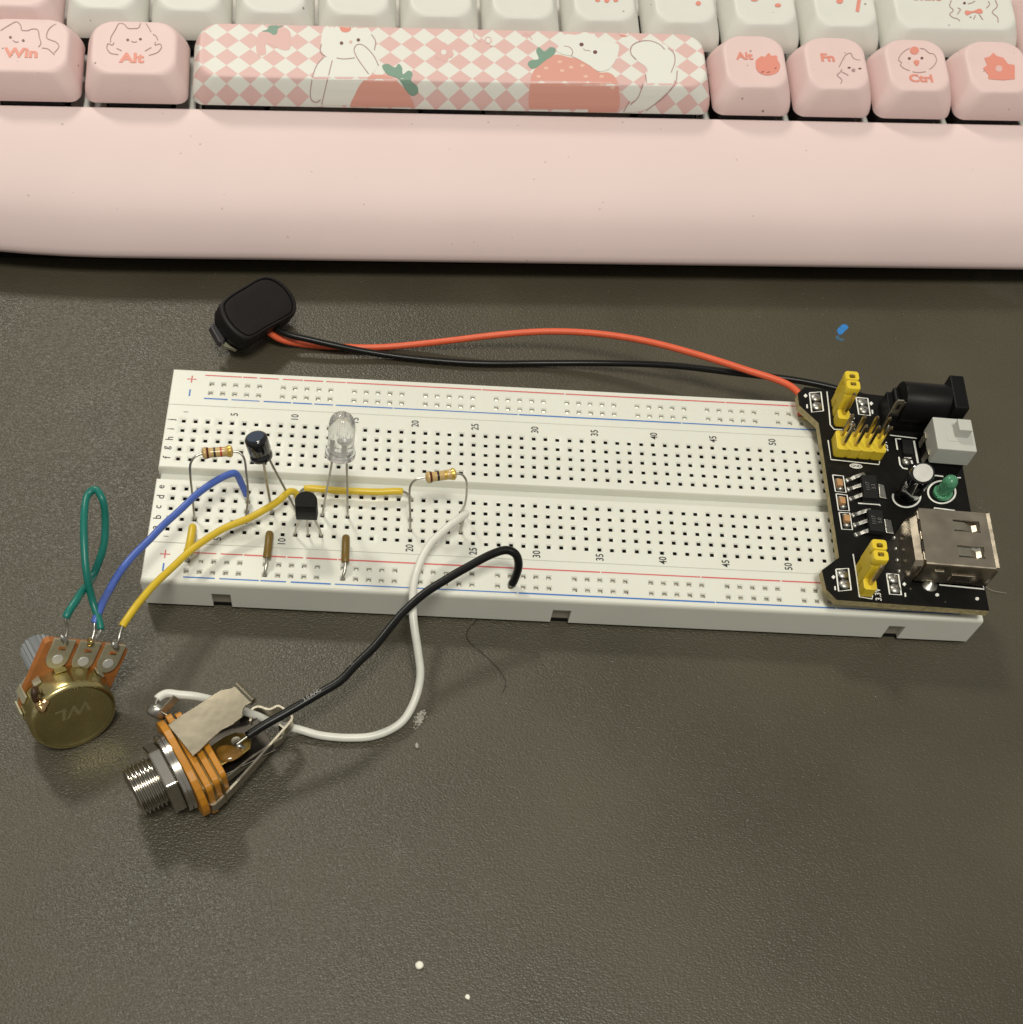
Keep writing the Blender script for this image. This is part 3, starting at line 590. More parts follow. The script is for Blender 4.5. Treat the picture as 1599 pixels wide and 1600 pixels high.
# printed outlines round the headers, GND pill, voltages
def sil(pts, w=.25, cv=cm, name='silkscreen_line', off=.02): m = MB(); stroke(m, top, cv(pts), w, off, 80); return onpcb(name, m)
sil([(276, 197), (288, 300), (296, 395), (318, 422), (368, 424)]); sil([(283, 487), (300, 602), (586, 632), (590, 612)]); sil([(432, 1165), (452, 1290), (470, 1420), (545, 1432), (548, 1410)])
m = MB(); fill(m, top, sp2(cm([(410, 637), (425, 627), (475, 632), (488, 645), (475, 655), (425, 650)]), 3, True), .02); onpcb('label_pill', m)
p = PX_(*cm([(450, 641)])[0]); obj('label_text', text_mb('GND', .62, fr((p.x, p.y, ZP+.035), ex, ey), .02, 1.05), pcb_m, pm, smooth=0)
def ptxt(s, px, h, ang=90, ink=silk, bold=.015, z=ZP+.03, mx=1):
    p = PX_(px[0], px[1], z); a = R(ang); xx = ex*math.cos(a)+ey*math.sin(a); yy = ey*math.cos(a)-ex*math.sin(a)
    return obj('label_text', text_mb(s, h, fr(p, xx, yy), bold, mx), ink, pm, smooth=0)
ptxt('3.3V', cm([(580, 1405)])[0], 1.15, 90); ptxt('3.3V', cm([(425, 395)])[0], 1.0, 90); ptxt('5V', cm([(427, 345)])[0], .9, 90); ptxt('3.3V', cm([(622, 520)])[0], 1.1, 90)
# ceramic capacitors
for q, body, sol in (([(15, 448), (192, 466), (240, 742), (62, 724)], [(82, 505), (180, 515), (196, 622), (106, 616)], (140, 680)), ([(72, 762), (255, 785), (292, 1048), (112, 1036)], [(128, 805), (226, 815), (240, 918), (152, 910)], (190, 980)), ([(122, 1072), (300, 1082), (346, 1362), (168, 1352)], [(208, 1100), (312, 1110), (318, 1215), (222, 1205)], (250, 1290))):
    m = MB(); qq = cq(q); stroke(m, top, qq+[qq[0]], .24, .02, 80); onpcb('capacitor_outline', m)
    bq = [PX_(*p, ZP+1.0) for p in cq(body)]; m = MB(); m.prism([(p.x, p.y) for p in bq], ZP, ZP+1.0); cc = obj('ceramic_capacitor', m, smd_tan, pm, smooth=0, bevel=.08)
    p = PX_(*cq([sol])[0]); m = MB(); m.lathe([(.75, 0), (.7, .15), (.45, .42), (0, .5)], 12, fr((p.x, p.y, ZP), ex, ey) @ Matrix.Diagonal((1, .75, 1, 1))); obj('solder_joint', m, solder, cc, smooth=60)
    c0 = sum(bq, V((0, 0, 0)))/4; m = MB(); m.lathe([(.7, 0), (.65, .15), (.4, .45), (0, .55)], 12, fr((c0.x+.05, c0.y+1.25, ZP), ex, ey) @ Matrix.Diagonal((1, .6, 1, 1))); obj('solder_joint', m, solder, cc, smooth=60)
# regulators
for body, tab, pins, txt in (([(495, 432), (748, 452), (792, 842), (548, 830)], [(778, 592), (872, 618), (916, 845), (800, 822)], [((245, 540), (465, 490)), ((265, 690), (490, 655)), ((300, 850), (515, 810))], ('1117', '3.3')), ([(602, 1012), (852, 1030), (898, 1402), (642, 1372)], [(874, 1180), (988, 1204), (1036, 1428), (908, 1410)], [((345, 1120), (570, 1085)), ((368, 1285), (600, 1245)), ((395, 1445), (625, 1405))], ('1117', '5.0'))):
    bq = [PX_(*p, ZP+1.6) for p in cq(body)]; m = MB(); M0 = [(p.x, p.y) for p in bq]; c0 = sum(bq, V((0, 0, 0)))/4
    sh = lambda k, z: [(c0.x+(a-c0.x)*k, c0.y+(b-c0.y)*k, z) for a, b in M0]
    m.loft([sh(.98, ZP+.15), sh(1.02, ZP+.8), sh(.95, ZP+1.6)][::1]); 
    if (M0[1][0]-M0[0][0])*(M0[2][1]-M0[1][1])-(M0[1][1]-M0[0][1])*(M0[2][0]-M0[1][0]) < 0: m.f = [f[::-1] for f in m.f]
    rg = obj('voltage_regulator', m, chip_m, pm, smooth=0, bevel=.08)
    tq = [PX_(*p, ZP+.35) for p in cq(tab)]; m = MB(); m.prism([(p.x, p.y) for p in tq], ZP, ZP+.4); obj('tab', m, solder, rg, smooth=0, bevel=.1)
    for a, b in pins:
        A, B = PX_(*cq([a])[0], ZP), PX_(*cq([b])[0], ZP); d = (B-A); m = MB()
        path = [A+V((0, 0, .12)), A+d*.35+V((0, 0, .16)), A+d*.55+V((0, 0, .5)), B+V((0, 0, .85)), B+d*.25+V((0, 0, .85))]; m.ribbon(path, .8, (0, 0, 1), .22); pn = obj('pin', m, solder, rg, smooth=0, bevel=.05)
        m = MB(); m.lathe([(.62, 0), (.55, .2), (.3, .36), (0, .4)], 12, T(A.x+.2, A.y, ZP)); obj('solder_joint', m, solder, pn, smooth=60)
    for k, s in enumerate(txt):
        p = c0+ex*(-.55+k*1.15); a = fr((p.x, p.y, ZP+1.625), ey, -ex); obj('marking', text_mb(s, .8, a, 0, .95), chip_txt, rg, smooth=0)
sil([(440, 920), (800, 945), (805, 965)], .3, cq)
# small SMD part (diode) left of the switch
bq = [PX_(*p, ZP+.9) for p in c8([(245, 1005), (365, 1020), (385, 1190), (262, 1178)])]; m = MB(); m.prism([(p.x, p.y) for p in bq], ZP, ZP+.9); dd = obj('diode', m, chip_m, pm, smooth=0, bevel=.1)
p = PX_(*c8([(290, 1290)])[0]); m = MB(); m.lathe([(.95, 0), (.85, .25), (.5, .5), (0, .6)], 14, T(p.x, p.y, ZP)); obj('solder_joint', m, solder, dd, smooth=60)
sil([(225, 1008), (160, 1004), (182, 1142)], .3, c8); sil([(388, 1030), (440, 1310)], .42, c8); sil([(200, 1232), (215, 1330), (250, 1372), (310, 1382)], .32, c8); sil([(268, 1243), (355, 1246)], .36, c8); sil([(355, 1275), (368, 1318)], .36, c8)
sil([(55, 955), (425, 1000)], .25, c8); sil([(630, 1460), (755, 1476)], .35, c8); sil([(920, 1492), (975, 1492)], .3, c8); sil([(525, 1340), (575, 1352)], .3, c8); sil([(435, 1318), (490, 1332)], .3, c8)
sil([(946, 1348), (1212, 1374), (1206, 1350)], .3); sil([(915, 905), (915, 890), (1036, 905), (1040, 918)], .28)
for x, y in ((933, 1408), (1171, 1431)): m = MB(); fill(m, top, circ(*cm([(x, y)])[0], 3, 2.6), .02); onpcb('test_dot', m)
# electrolytic capacitor
B0 = PX_(1418, 773); B1 = PX_(1443, 738.5, ZP+10.6); ax = (B1-B0).normalized(); MC = fr(B0, ax.orthogonal(), z=None, y=ax.cross(ax.orthogonal()))
MC = fr(B0, ax.cross(V((0, 1, 0))), ax.cross(ax.cross(V((0, 1, 0))))); L = (B1-B0).length
if (MC.to_3x3() @ V((0, 0, 1))).dot(ax) < 0: MC = MC @ Matrix.Rotation(math.pi, 4, 'X')
m = MB(); m.lathe([(2.1, .25), (2.28, .5), (2.32, 1.2), (2.1, 1.5), (2.1, 1.75), (2.32, 2.1), (2.32, L-.5), (2.2, L-.15), (1.95, L-.05), (1.85, L-.12)], 28, MC); cap = obj('electrolytic_capacitor', m, blk_gloss, pm, smooth=35)
m = MB(); m.lathe([(0, L-.4), (1.82, L-.3), (1.85, L-.02), (0, L+.02)], 24, MC); obj('vent_top', m, alu, cap, smooth=40)
m = MB(); m.lathe([(2.2, 0), (2.2, .3), (0, .3)], 20, MC); obj('bung', m, rubber, cap, smooth=40)
cs = Plane(B0+(B1-B0)*.5+V((-.55, -2.3, .9)), V((-.2, -.85, .45)))
def capskin():
    mm = MB(); mm.lathe([(2.33, .5), (2.33, L-.4)], 40, MC); return Skin(mm)
cs = capskin()
def captext(s, px, h, ang):
    p, n = cs.hit(*px); u = ax; w = n.cross(u).normalized(); mb = text_mb(s, h, I4, .01, 1.0); q = MB(); q.f = mb.f; q.mi = mb.mi
    for v in mb.v:
        th = v.y/2.33; q.v.append(p+u*v.x+w*(math.sin(th)*2.33)-n*(2.33-math.cos(th)*2.33)+n*.03)
    obj('marking', q, chip_txt if ang else silk, cap, smooth=0)
captext('VENT', (1415, 762), 1.0, 0); captext('105C', (1430, 768), .9, 1); captext('10V', (1405, 756), .8, 1)
m = MB(); stroke(m, cs, [(1436, 753), (1425, 775)], .2, .03); stroke(m, cs, [(1436, 753), (1443, 757)], .2, .03); obj('stripe', m, silk, cap, smooth=0); 
m = MB(); p = PX_(1417, 776); stroke(m, top, [(1417+21.5*math.cos(R(a)), 776+16.5*math.sin(R(a))) for a in range(-20, 205, 9)], .38, .02, 50); onpcb('capacitor_outline', m)
# green LED
B0 = PX_(1472, 772); m = MB(); M = fr(B0, ex, ey)
m.lathe([(1.85, 0), (1.95, .15), (1.95, .75), (1.5, .85), (1.5, 3.6), (1.42, 4.1), (1.15, 4.65), (.7, 5.0), (0, 5.15)], 24, M); gl = obj('green_led', m, green_led, pm, smooth=40)
m = MB(); m.box((.25, 0, 1.6), (.5, .5, 2.8), M); m.box((-.45, .1, 1.3), (.35, .4, 2.2), M); tag(obj('lead_frame', m, tin, gl, smooth=0), kind='stuff')
m = MB(); stroke(m, top, [(1472+21.5*math.cos(R(a)), 769+17.5*math.sin(R(a))) for a in range(-30, 300, 10)], .36, .02, 50); onpcb('led_outline', m)
# push switch
def ubox(m, u, v, z, su, sv, sz): m.box((0, 0, 0), (su, sv, sz), pf(u, v, z))
su, sv = -4.9, 37.45
m = MB(); ubox(m, su, sv, 1.6, 7.2, 7.4, 3.2); sw = obj('push_switch', m, rubber, pm, smooth=0, bevel=.1)
m = MB(); ubox(m, su, sv, 5.25, 7.95, 8.35, 4.3); obj('housing', m, grey_sw, sw, smooth=0, bevel=.18)
m = MB(); ubox(m, su+.55, sv-.15, 7.35, 4.6, 3.7, .35); obj('button_recess', m, grey_sw, sw, smooth=0, bevel=.12)
m = MB(); ubox(m, su+1.15, sv+.5, 8.4, 2.7, 2.9, 2.6); obj('plunger', m, grey_sw, sw, smooth=0, bevel=.15)
for k in (-1, 1):
    m = MB(); ubox(m, su-4.12, sv+k*2.2, 2.6, .3, 1.5, 3.0); obj('side_clip', m, steel, sw, smooth=0, bevel=.05)
# barrel jack
vj = 47.5
m = MB(); M = fr(PU(-15.6, vj, 4.9), V((0, 0, 1)), -ey); n = 40      # local z runs along -> ex
BJ = PU(-14.0, vj, 4.9); M = Matrix(((ey.x, 0, ex.x, BJ.x), (ey.y, 0, ex.y, BJ.y), (0, 1, 0, BJ.z), (0, 0, 0, 1)))
m.lathe([(4.0, 0), (4.1, .15), (4.1, 9.6)], 36, M); m.f = [f[::-1] for f in m.f]; dj = obj('barrel_jack', m, blk_plastic, pm, smooth=40)
m = MB(); ubox(m, -9.8, vj, 2.1, 12.4, 6.6, 4.2); obj('base', m, blk_plastic, dj, smooth=0, bevel=.15)
m = MB(); ubox(m, -14.2, vj+.6, 2.6, 1.2, 6.6, 5.2); obj('rear_block', m, blk_plastic, dj, smooth=0, bevel=.4)
m = MB(); ubox(m, -3.2, vj, 4.6, 3.0, 9.0, 8.9); obj('flange', m, blk_plastic, dj, smooth=0, bevel=.3)
m = MB(); m.lathe([(2.9, 12.32), (3.0, 12.33)], 24, M); obj('socket_opening', m, rubber, dj, smooth=0)
a, b = PU(-15.1, 44.6, .1), PU(-15.1, 44.9, 8.0); m = MB(); m.ribbon([a, a+(b-a)*.9, b], [1.9, 1.9, 1.2], (0, 0, 1), .35, side=ex); tb = obj('rear_tab', m, steel, dj, smooth=0, bevel=.08)
m = MB(); m.box(V((-15.1, 0, 0))*0+a+(b-a)*.78-ey*.2, (.7, .1, 1.5)); obj('tab_slot', m, hole_m, tb, smooth=0)
m = MB(); m.lathe([(1.0, 0), (.9, .5), (.6, 1.1), (.25, 1.5), (0, 1.6)], 14, T(a.x, a.y-.3, ZP)); obj('solder_joint', m, solder, tb, smooth=60)
m = MB(); m.ribbon([a+(b-a)*.85, a+(b-a)*.85+ex*1.2], 1.2, (0, 0, 1), .3, side=(0, 0, 1)); obj('tab_link', m, steel, tb, smooth=0)
# USB socket, opening to the right
uc, vc = -7.75, 11.9; ul, vl, hz = 13.4, 12.9, 6.5
us = lk(bpy.data.objects.new('usb_socket', None)); us.parent = pm; WM[us.name] = WM[pm.name]; us.empty_display_size = .003
bpy.data.objects.remove(us)
m = MB(); t = .32
M = pf(uc, vc)
# top plate with two spring-tongue windows
u0, u1, v0, v1 = -ul/2, ul/2, -vl/2, vl/2
wins = [(-.2, 5.0, 1.6, 4.4), (-.2, 5.0, -4.6, -1.8)]
xsG = [u0, -.2, 5.0, u1]; ysG = [v0, -4.6, -1.8, 1.6, 4.4, v1]
for i in range(3):
    for j in range(5):
        if i == 1 and j in (1, 3): continue
        a, b, c, d = xsG[i], xsG[i+1], ysG[j], ysG[j+1]
        m.add([(a, c, hz), (b, c, hz), (b, d, hz), (a, d, hz)], [(0, 1, 2, 3)], M)
        m.add([(a, c, hz-t), (b, c, hz-t), (b, d, hz-t), (a, d, hz-t)], [(3, 2, 1, 0)], M)
for a, b, c, d in wins:
    m.add([(a, c, hz), (b, c, hz), (b, d, hz), (a, d, hz), (a, c, hz-t), (b, c, hz-t), (b, d, hz-t), (a, d, hz-t)], [(0, 4, 5, 1), (1, 5, 6, 2), (2, 6, 7, 3), (3, 7, 4, 0)], M)
# rounded shoulders and side walls
for s in (-1, 1):
    vv = s*vl/2; pr_ = [(vv, hz), (vv+s*.22, hz-.1), (vv+s*.3, hz-.35), (vv+s*.3, .9)]
    for (a, za), (b, zb_) in zip(pr_, pr_[1:]):
        q = [(u0, a, za), (u1, a, za), (u1, b, zb_), (u0, b, zb_)]; m.add(q, [(0, 3, 2, 1)] if s > 0 else [(0, 1, 2, 3)], M) if 0 else m.add(q, [(0, 1, 2, 3)], M)
m.box((0, 0, .95), (ul, vl+.5, .3), M); m.box((u0+.1, 0, 3.6), (.3, vl, 5.4), M)
shell = obj('usb_socket', m, usb_m, pm, smooth=35)
for k, (a, b, c, d) in enumerate(wins):
    m = MB(); cy = (c+d)/2; m.ribbon([(a-.3, cy, hz-.14), (a+2.2, cy, hz-.2), (a+3.0, cy, hz-.55), (a+3.9, cy, hz-.85), (a+4.7, cy, hz-.45)], [2.0, 1.9, 1.7, 1.6, 1.4], (0, 0, 1), .2, M); obj('spring_tongue', m, steel, shell, smooth=40)
m = MB(); m.box((.5, 0, 2.6), (ul-2, vl-1.4, 1.6), M); obj('contact_block', m, ink_white, shell, smooth=0, bevel=.1)
for s, L2 in ((-1, vl),):
    m = MB(); m.ribbon([(u1, v0-.3, hz-.2), (u1+.5, v0-.6, hz+.05), ], .3, (0, 0, 1), .2, M)
m = MB(); m.ribbon([(u1-.05, -vl/2+.2, hz-.1), (u1+.35, -vl/2+.2, hz+.12)], 1, (0, 0, 1), .0, M); m = MB()
m.add([(u1-.02, v0, hz), (u1-.02, v1, hz), (u1+.55, v1+.1, hz+.22), (u1+.55, v0-.1, hz+.22)], [(0, 1, 2, 3)], M); m.add([(u1-.02, v0-.3, hz-.3), (u1-.02, v0-.3, 1.0), (u1+.5, v0-.62, 1.0), (u1+.5, v0-.62, hz-.3)], [(0, 1, 2, 3)], M); obj('flared_lip', m, usb_m, shell, smooth=0)
# rounded rear shield and its folded seam tabs
m = MB(); pr_ = [(v0+.2, 0), (v0+.2, 4.9), (v0+1.0, 5.8), (v1-1.0, 5.8), (v1-.2, 4.9), (v1-.2, 0)]
m.add([(u0-.02, a, z) for a, z in pr_]+[(u0-1.5+.25*(1 if z > 5 else 0), a*.9, max(0, z-.9)) for a, z in pr_], [(i, i+1, 7+i, 6+i) for i in range(5)]+[(6, 7, 8, 9, 10, 11)], M); obj('rear_shield', m, usb_m, shell, smooth=20)
for j, (a, b) in enumerate(((-5.9, -3.9), (-1.0, .9), (3.9, 5.9))):
    m = MB(); m.box((u0-.1, (a+b)/2, hz-.25), (.45, b-a, .55), M); obj('seam_tab', m, usb_m, shell, smooth=0, bevel=.08)
for j, (a, b) in enumerate(((-3.9, -1.0), (.9, 3.9))):
    m = MB(); m.box((u0-.06, (a+b)/2, hz-.75), (.3, b-a-.1, .7), M); obj('seam_gap', m, hole_m, shell, smooth=0)
m = MB(); m.box((1.6, v0-.42, 2.9), (4.6, .25, 1.9), M); obj('side_tongue', m, usb_m, shell, smooth=0, bevel=.1)
m = MB(); m.box((-3.4, v0-.42, 4.2), (1.9, .25, .9), M); obj('side_window', m, steel, shell, smooth=0, bevel=.1)
p = PX_(1453, 914); m = MB(); m.lathe([(1.55, 0), (1.4, .18), (1.0, .3), (.4, .9), (0, 1.0)], 18, T(p.x, p.y, ZP)); obj('solder_joint', m, solder, shell, smooth=60)
m = MB(); m.box((-4.0, v0-.25, .6), (1.1, .3, 1.6), M); obj('mounting_leg', m, steel, shell, smooth=0, bevel=.05)
m = MB()
for j in range(4): m.lathe([(.5, 0), (.4, .3), (0, .5)], 8, pf(uc-ul/2-2.3, vc-4.2+2.7*j))
tag(obj('solder_joint', m, solder, shell, smooth=60), kind='stuff')
# ------------------------------------------------------------------ wires and parts on the breadboard
def pw(lst): return [at(*p) if len(p) == 3 and not isinstance(p, V) else p for p in lst]
def wire(name, label, pts, r, ins, i0=0, i1=None, bare=.3, k=8, group=None, cat='wire'):
    """pts are points; between indices i0 and i1 the wire wears its insulation, outside it is bare"""
    pts = [V(p) for p in pw(pts)]; i1 = len(pts)-1 if i1 is None else i1
    full = spline(pts, k); sd_ = len(WM)*3.7
    for i in range(2*k, len(full)-2*k): full[i] = full[i]+noise.noise_vector(full[i]*.16+V((sd_, 0, 0)))*.16*min(1, (i-2*k)/k, (len(full)-2*k-i)/k)      # hand-bent, never quite even
    t = thing(name, label, cat, (pts[0].x, pts[0].y, min(p.z for p in pts)-r), 0, group)
    a, b = i0*k, i1*k
    m = MB(); seg = full[a:b+1]; ends = [.55]+[1]*(len(seg)-2)+[.55]
    s0 = (seg[1]-seg[0]).normalized()*.12; s1 = (seg[-1]-seg[-2]).normalized()*.12
    m.tube([seg[0]-s0*0]+[seg[0]+s0]+seg[1:-1]+[seg[-1]-s1]+[seg[-1]], [r*.86, r]+[r]*(len(seg)-2)+[r, r*.86], 12); o = obj('insulation', m, ins, t, smooth=50)
    for q in ((full[:a+1] if a else []), (full[b:] if b < len(full)-1 else [])):
        if len(q) > 1: m = MB(); m.tube(q, bare, 8); obj('bare_end', m, tin, t, smooth=60)
    return t, o, full
def resistor(label, L, body, Rr, bands):
    A, B = at(*body[0]), at(*body[1]); ax = (B-A).normalized(); ln = (B-A).length; mid = (A+B)/2
    t = thing('resistor', label, 'resistor', (mid.x, mid.y, ZB), 0, 'resistors standing on the breadboard')
    M = fr(A, ax.cross(V((0, 0, 1))), ax.cross(ax.cross(V((0, 0, 1)))))
    if (M.to_3x3() @ V((0, 0, 1))).dot(ax) < 0: M = M @ Matrix.Rotation(math.pi, 4, 'X')
    def rad(f):                                                 # dog-bone outline
        e = max(0, (abs(f-.5)-.20)/.30); cap = min(1, min(f, 1-f)/.12); return (0.93+.26*math.sin(min(1, e*1.25)*math.pi/2)**2)*math.sqrt(max(0, 1-(1-cap)**2))
    m = MB(); m.lathe([(rad(i/40), ln*i/40) for i in range(41)], 20, M); o = obj('body', m, res_body, t, smooth=60)
    for f, w, bm in bands:
        m = MB(); m.lathe([(rad(f-w)+.0, ln*(f-w)), (rad(f-w)+.022, ln*(f-w)), (rad(f)+.022, ln*f), (rad(f+w)+.022, ln*(f+w)), (rad(f+w), ln*(f+w))], 20, M); obj('colour_band', m, bm, o, smooth=60)
    for l, e in ((L, A), (Rr, B)):
        m = MB(); m.tube(spline([V(p) for p in pw(l)], 6), .23, 8); obj('lead', m, tin, t, smooth=60)
resistor('resistor with brown, black, red and gold bands beside the small black capacitor', [hole('b', 3, -1.5), hole('b', 3), (301, 776, 13), (297.5, 742, 17.6), (298, 724, 20), (305, 713.5, 21), (317, 708.3, 21.2)], ((315, 708.5, 21.2), (365, 704.5, 21.2)),
         [(363, 705, 21.2), (374, 707, 21.0), (381, 715, 20.3), (385, 738, 17.6), (387.5, 778, 12.8), hole('b', 7), hole('b', 7, -1.5)], ((.19, .035, b_brown), (.41, .032, b_black), (.61, .03, b_red), (.86, .05, b_gold)))
resistor('resistor with brown and black bands near the centre of the breadboard', [hole('b', 20, -1.5), hole('b', 20), (641, 800, 12.2), (640, 774, 15.8), (642, 758, 18), (649, 750, 19), (660, 746.5, 19.3), (667, 745, 19.4)], ((664.5, 746.5, 19.4), (714, 740, 19.4)),
         [(712, 740, 19.4), (721, 741, 19.2), (728, 749, 18.2), (729.5, 768, 14.8), (726, 790, 10.6), hole('d', 24), hole('d', 24, -1.5)], ((.17, .035, b_brown), (.40, .034, b_black), (.64, .03, b_gold), (.86, .04, b_gold)))
# black electrolytic capacitor
A, B = at(409.5, 715.5, 20.3), at(399, 682, 25.0); ax = (B-A).normalized(); ln = (B-A).length
t = thing('electrolytic_capacitor', 'small black electrolytic capacitor on two long legs leaning over the breadboard', 'capacitor', (A.x, A.y, ZB))
def axm(A, ax):
    x = ax.cross(V((.2, 1, .1))).normalized(); y = ax.cross(x); return Matrix(((x.x, y.x, ax.x, A.x), (x.y, y.y, ax.y, A.y), (x.z, y.z, ax.z, A.z), (0, 0, 0, 1)))
M = axm(A, ax); m = MB(); m.lathe([(1.8, 0), (2.17, .12), (2.25, .5), (2.25, 1.0), (2.02, 1.35), (2.02, 1.6), (2.25, 1.95), (2.25, ln-.7), (2.17, ln-.3), (1.95, ln-.06), (1.65, ln)], 32, M); o = obj('body', m, blk_gloss, t, smooth=40)
m = MB(); m.lathe([(0, ln-.35), (1.5, ln-.3), (1.65, ln+.015), (0, ln+.03)], 28, M); obj('top', m, mat('capacitor_top_sheen', (.035, .05, .085), .12, coat=.6), t, smooth=40)  # blue in the base colour stands in for a monitor's reflection
sk = MB(); sk.lathe([(2.26, 0), (2.26, ln)], 40, M); sk = Skin(sk); m = MB(); fill(m, sk, [(414, 690), (419, 694), (423, 712), (418.5, 709)], .01, 3); obj('stripe', m, chip_txt, o, smooth=0)
w = (B-A).normalized()
for foot, s, mids in ((hole('c', 9), (411.5, 722, 20.0), [(417, 755, 14.5)]), (hole('c', 11), (421.5, 718, 20.2), [(448, 769, 12.9)])):
    m = MB(); p0 = at(*s); m.tube(spline([p0+w*1.2, p0, at(*mids[0]), foot, foot-V((0, 0, 1.5))], 6), .27, 8); obj('leg', m, tin, t, smooth=60)
# clear LED
A, B = at(531.5, 712, 24.8), at(536, 645, 33.6); ax = (B-A).normalized(); t = thing('clear_led', 'clear round-topped light emitting diode standing tall on two legs', 'diode', (A.x, A.y, ZB)); M = axm(A, ax); ln = (B-A).length
m = MB(); m.lathe([(2.6, 0), (2.88, .12), (2.92, .35), (2.92, .85), (2.8, 1.0), (2.5, 1.05), (2.5, ln-2.6)]+[(2.5*math.cos(R(k)), ln-2.6+2.6*math.sin(R(k))) for k in range(12, 91, 13)], 36, M); o = obj('lens', m, glass_led, t, smooth=40)
m = MB(); m.lathe([(.55, 3.0), (.9, 3.3), (1.0, 4.0), (.8, 4.0), (.45, 3.5), (0, 3.45)], 16, M @ T(-.5, 0, 0)); m.box((-.5, 0, 1.6), (.7, .4, 2.9), M); obj('reflector_cup', m, mat('led_silver', (.8, .79, .76), .35, .6), t, smooth=40)
m = MB(); m.box((1.0, 0, 1.9), (.6, .35, 3.3), M); obj('lead_post', m, mat('led_silver', (.8, .79, .76), .35, .6), t, smooth=0)
for foot, s, dx in ((hole('c', 13), (519.5, 717, 24.6), -1), (hole('c', 15), (542, 717, 24.6), 1)):
    m = MB(); p0 = at(*s); m.tube(spline([p0+ax*1.4, p0, p0*.55+foot*.45+V((0, .1, 0)), foot, foot-V((0, 0, 1.5))], 6), .3, 4); obj('leg', m, tin, t, smooth=0)
# transistor
A = hole('a', 12)+V((-.05, .35, 5.9)); t = thing('transistor', 'black three-legged transistor with a flat face and rounded back', 'transistor', (A.x, A.y, ZB))
D = [(a*.9, b*.9) for a, b in [(-2.25, -1.35), (2.25, -1.35)]+[(2.45*math.cos(R(a)), .35+2.45*math.sin(R(a))*1.0) for a in range(-12, 193, 12)]]
M = fr(A, (1, .02, 0), (0, 1, 0.12)); m = MB(); m.loft([[(a*.96, b*.96, 0) for a, b in D], [(a, b, .15) for a, b in D], [(a*.985, b*.985-.0, 4.5) for a, b in D], [(a*.93, b*.9, 4.75) for a, b in D]], M); obj('body', m, blk_plastic, t, smooth=30, bevel=.1)
m = MB(); m.box((0, -1.4, 3.1), (4.0, .1, .06), M); obj('mould_line', m, chip_m, t, smooth=0)
for i, c in enumerate((11, 12, 13)):
    p0 = M @ V(((i-1)*1.27, .1, .3)); f = hole('a', c); m = MB(); m.tube(spline([p0, p0-V((0, 0, .9)), f+V((0, 0, 1.0)), f-V((0, 0, 1.5))], 5), .26, 4); obj('leg', m, tin, t, smooth=0)
# jumpers
wire('jumper_wire', 'short straight yellow jumper wire lying behind the transistor', [hole('e', 11, -1.5), hole('e', 11), (470.5, 768, 10.0), (476, 764.2, 10.4), (530, 766.5, 10.5), (590, 768.5, 10.5), (629, 768, 10.4), (637, 772, 9.7), hole('e', 20), hole('e', 20, -1.5)], .70, w_yel, 3, 6)
wire('jumper_wire', 'stubby yellow jumper wire from the last row to the red rail', [hole('a', 3, -1.5), hole('a', 3, .2), (301.3, 823, 10.4), (298.5, 838, 10.7), (294.5, 858, 10.4), (292.6, 863, 10.0), V((4.85, -7.49, ZB)), V((4.85, -7.49, ZB-1))], .80, w_yel, 2, 5)
wire('jumper_wire', 'short brown jumper wire left of the transistor', [hole('a', 9, -1.5), hole('a', 9, .3), (421.5, 834, 10.0), (419.5, 848, 10.5), (417, 866, 10.3), (416.3, 871.5, 10.0), (415.8, 884, 9.5), V((20.09, -10.03, ZB)), V((20.09, -10.03, ZB-1))], .80, w_brown, 2, 5, group='brown jumper wires')
wire('jumper_wire', 'short brown jumper wire in front of the clear diode', [hole('a', 15, -1.5), hole('a', 15, .3), (540.8, 840, 10.0), (540.5, 855, 10.5), (540, 873, 10.3), (540, 879, 10.0), (539, 890, 9.5), V((35.33, -10.03, ZB)), V((35.33, -10.03, ZB-1))], .80, w_brown, 2, 5, group='brown jumper wires')
# ------------------------------------------------------------------ potentiometer
PC = V((-11.78, -43.2, 8.0)); ph, tl, rho = R(121.9), R(11.4), R(38.0)
pa = V((math.cos(tl)*math.cos(ph), math.cos(tl)*math.sin(ph), -math.sin(tl))); pu = V((math.sin(tl)*math.cos(ph), math.sin(tl)*math.sin(ph), math.cos(tl))); per = pa.cross(pu)
pd = pu*math.cos(rho)+per*math.sin(rho); pe = per*math.cos(rho)-pu*math.sin(rho)
MP = Matrix(((pe.x, pd.x, pa.x, PC.x), (pe.y, pd.y, pa.y, PC.y), (pe.z, pd.z, pa.z, PC.z), (0, 0, 0, 1)))
pot = thing('potentiometer', 'brass-coloured potentiometer lying with its metal back up and three solder lugs', 'potentiometer', (PC.x, PC.y, 0))
m = MB(); m.lathe([(0, .22), (6.6, .22), (6.85, .12), (7.3, 0), (7.62, .08), (7.9, .3), (8.05, .75), (8.07, 1.2), (8.07, 5.3)], 64, MP); can = obj('can', m, brass, pot, smooth=45)
tm = text_mb('WL', 2.7, fr(PC+pa*.19+per*.35+pu*1.6, -per+pu*.06, -pu), .022, 1.15, .22); obj('stamped_letters', tm, mat('lit_relief_brass', (.80, .72, .42), .38, 1), can, smooth=0)  # flat letters in a lighter copy of the brass, for light on their relief
m = MB(); wf = [(-8.4, 0)]+[(8.2*math.cos(R(a)), 8.2*math.sin(R(a))) for a in range(188, 353, 8)]+[(8.2, 0), (8.2, 4.5), (8.1, 12.3), (7.6, 12.9), (-7.6, 12.9), (-8.2, 12.2), (-8.3, 5)]
m.prism(wf, 5.3, 6.7, MP); obj('wafer', m, paxolin, pot, smooth=0, bevel=.15)
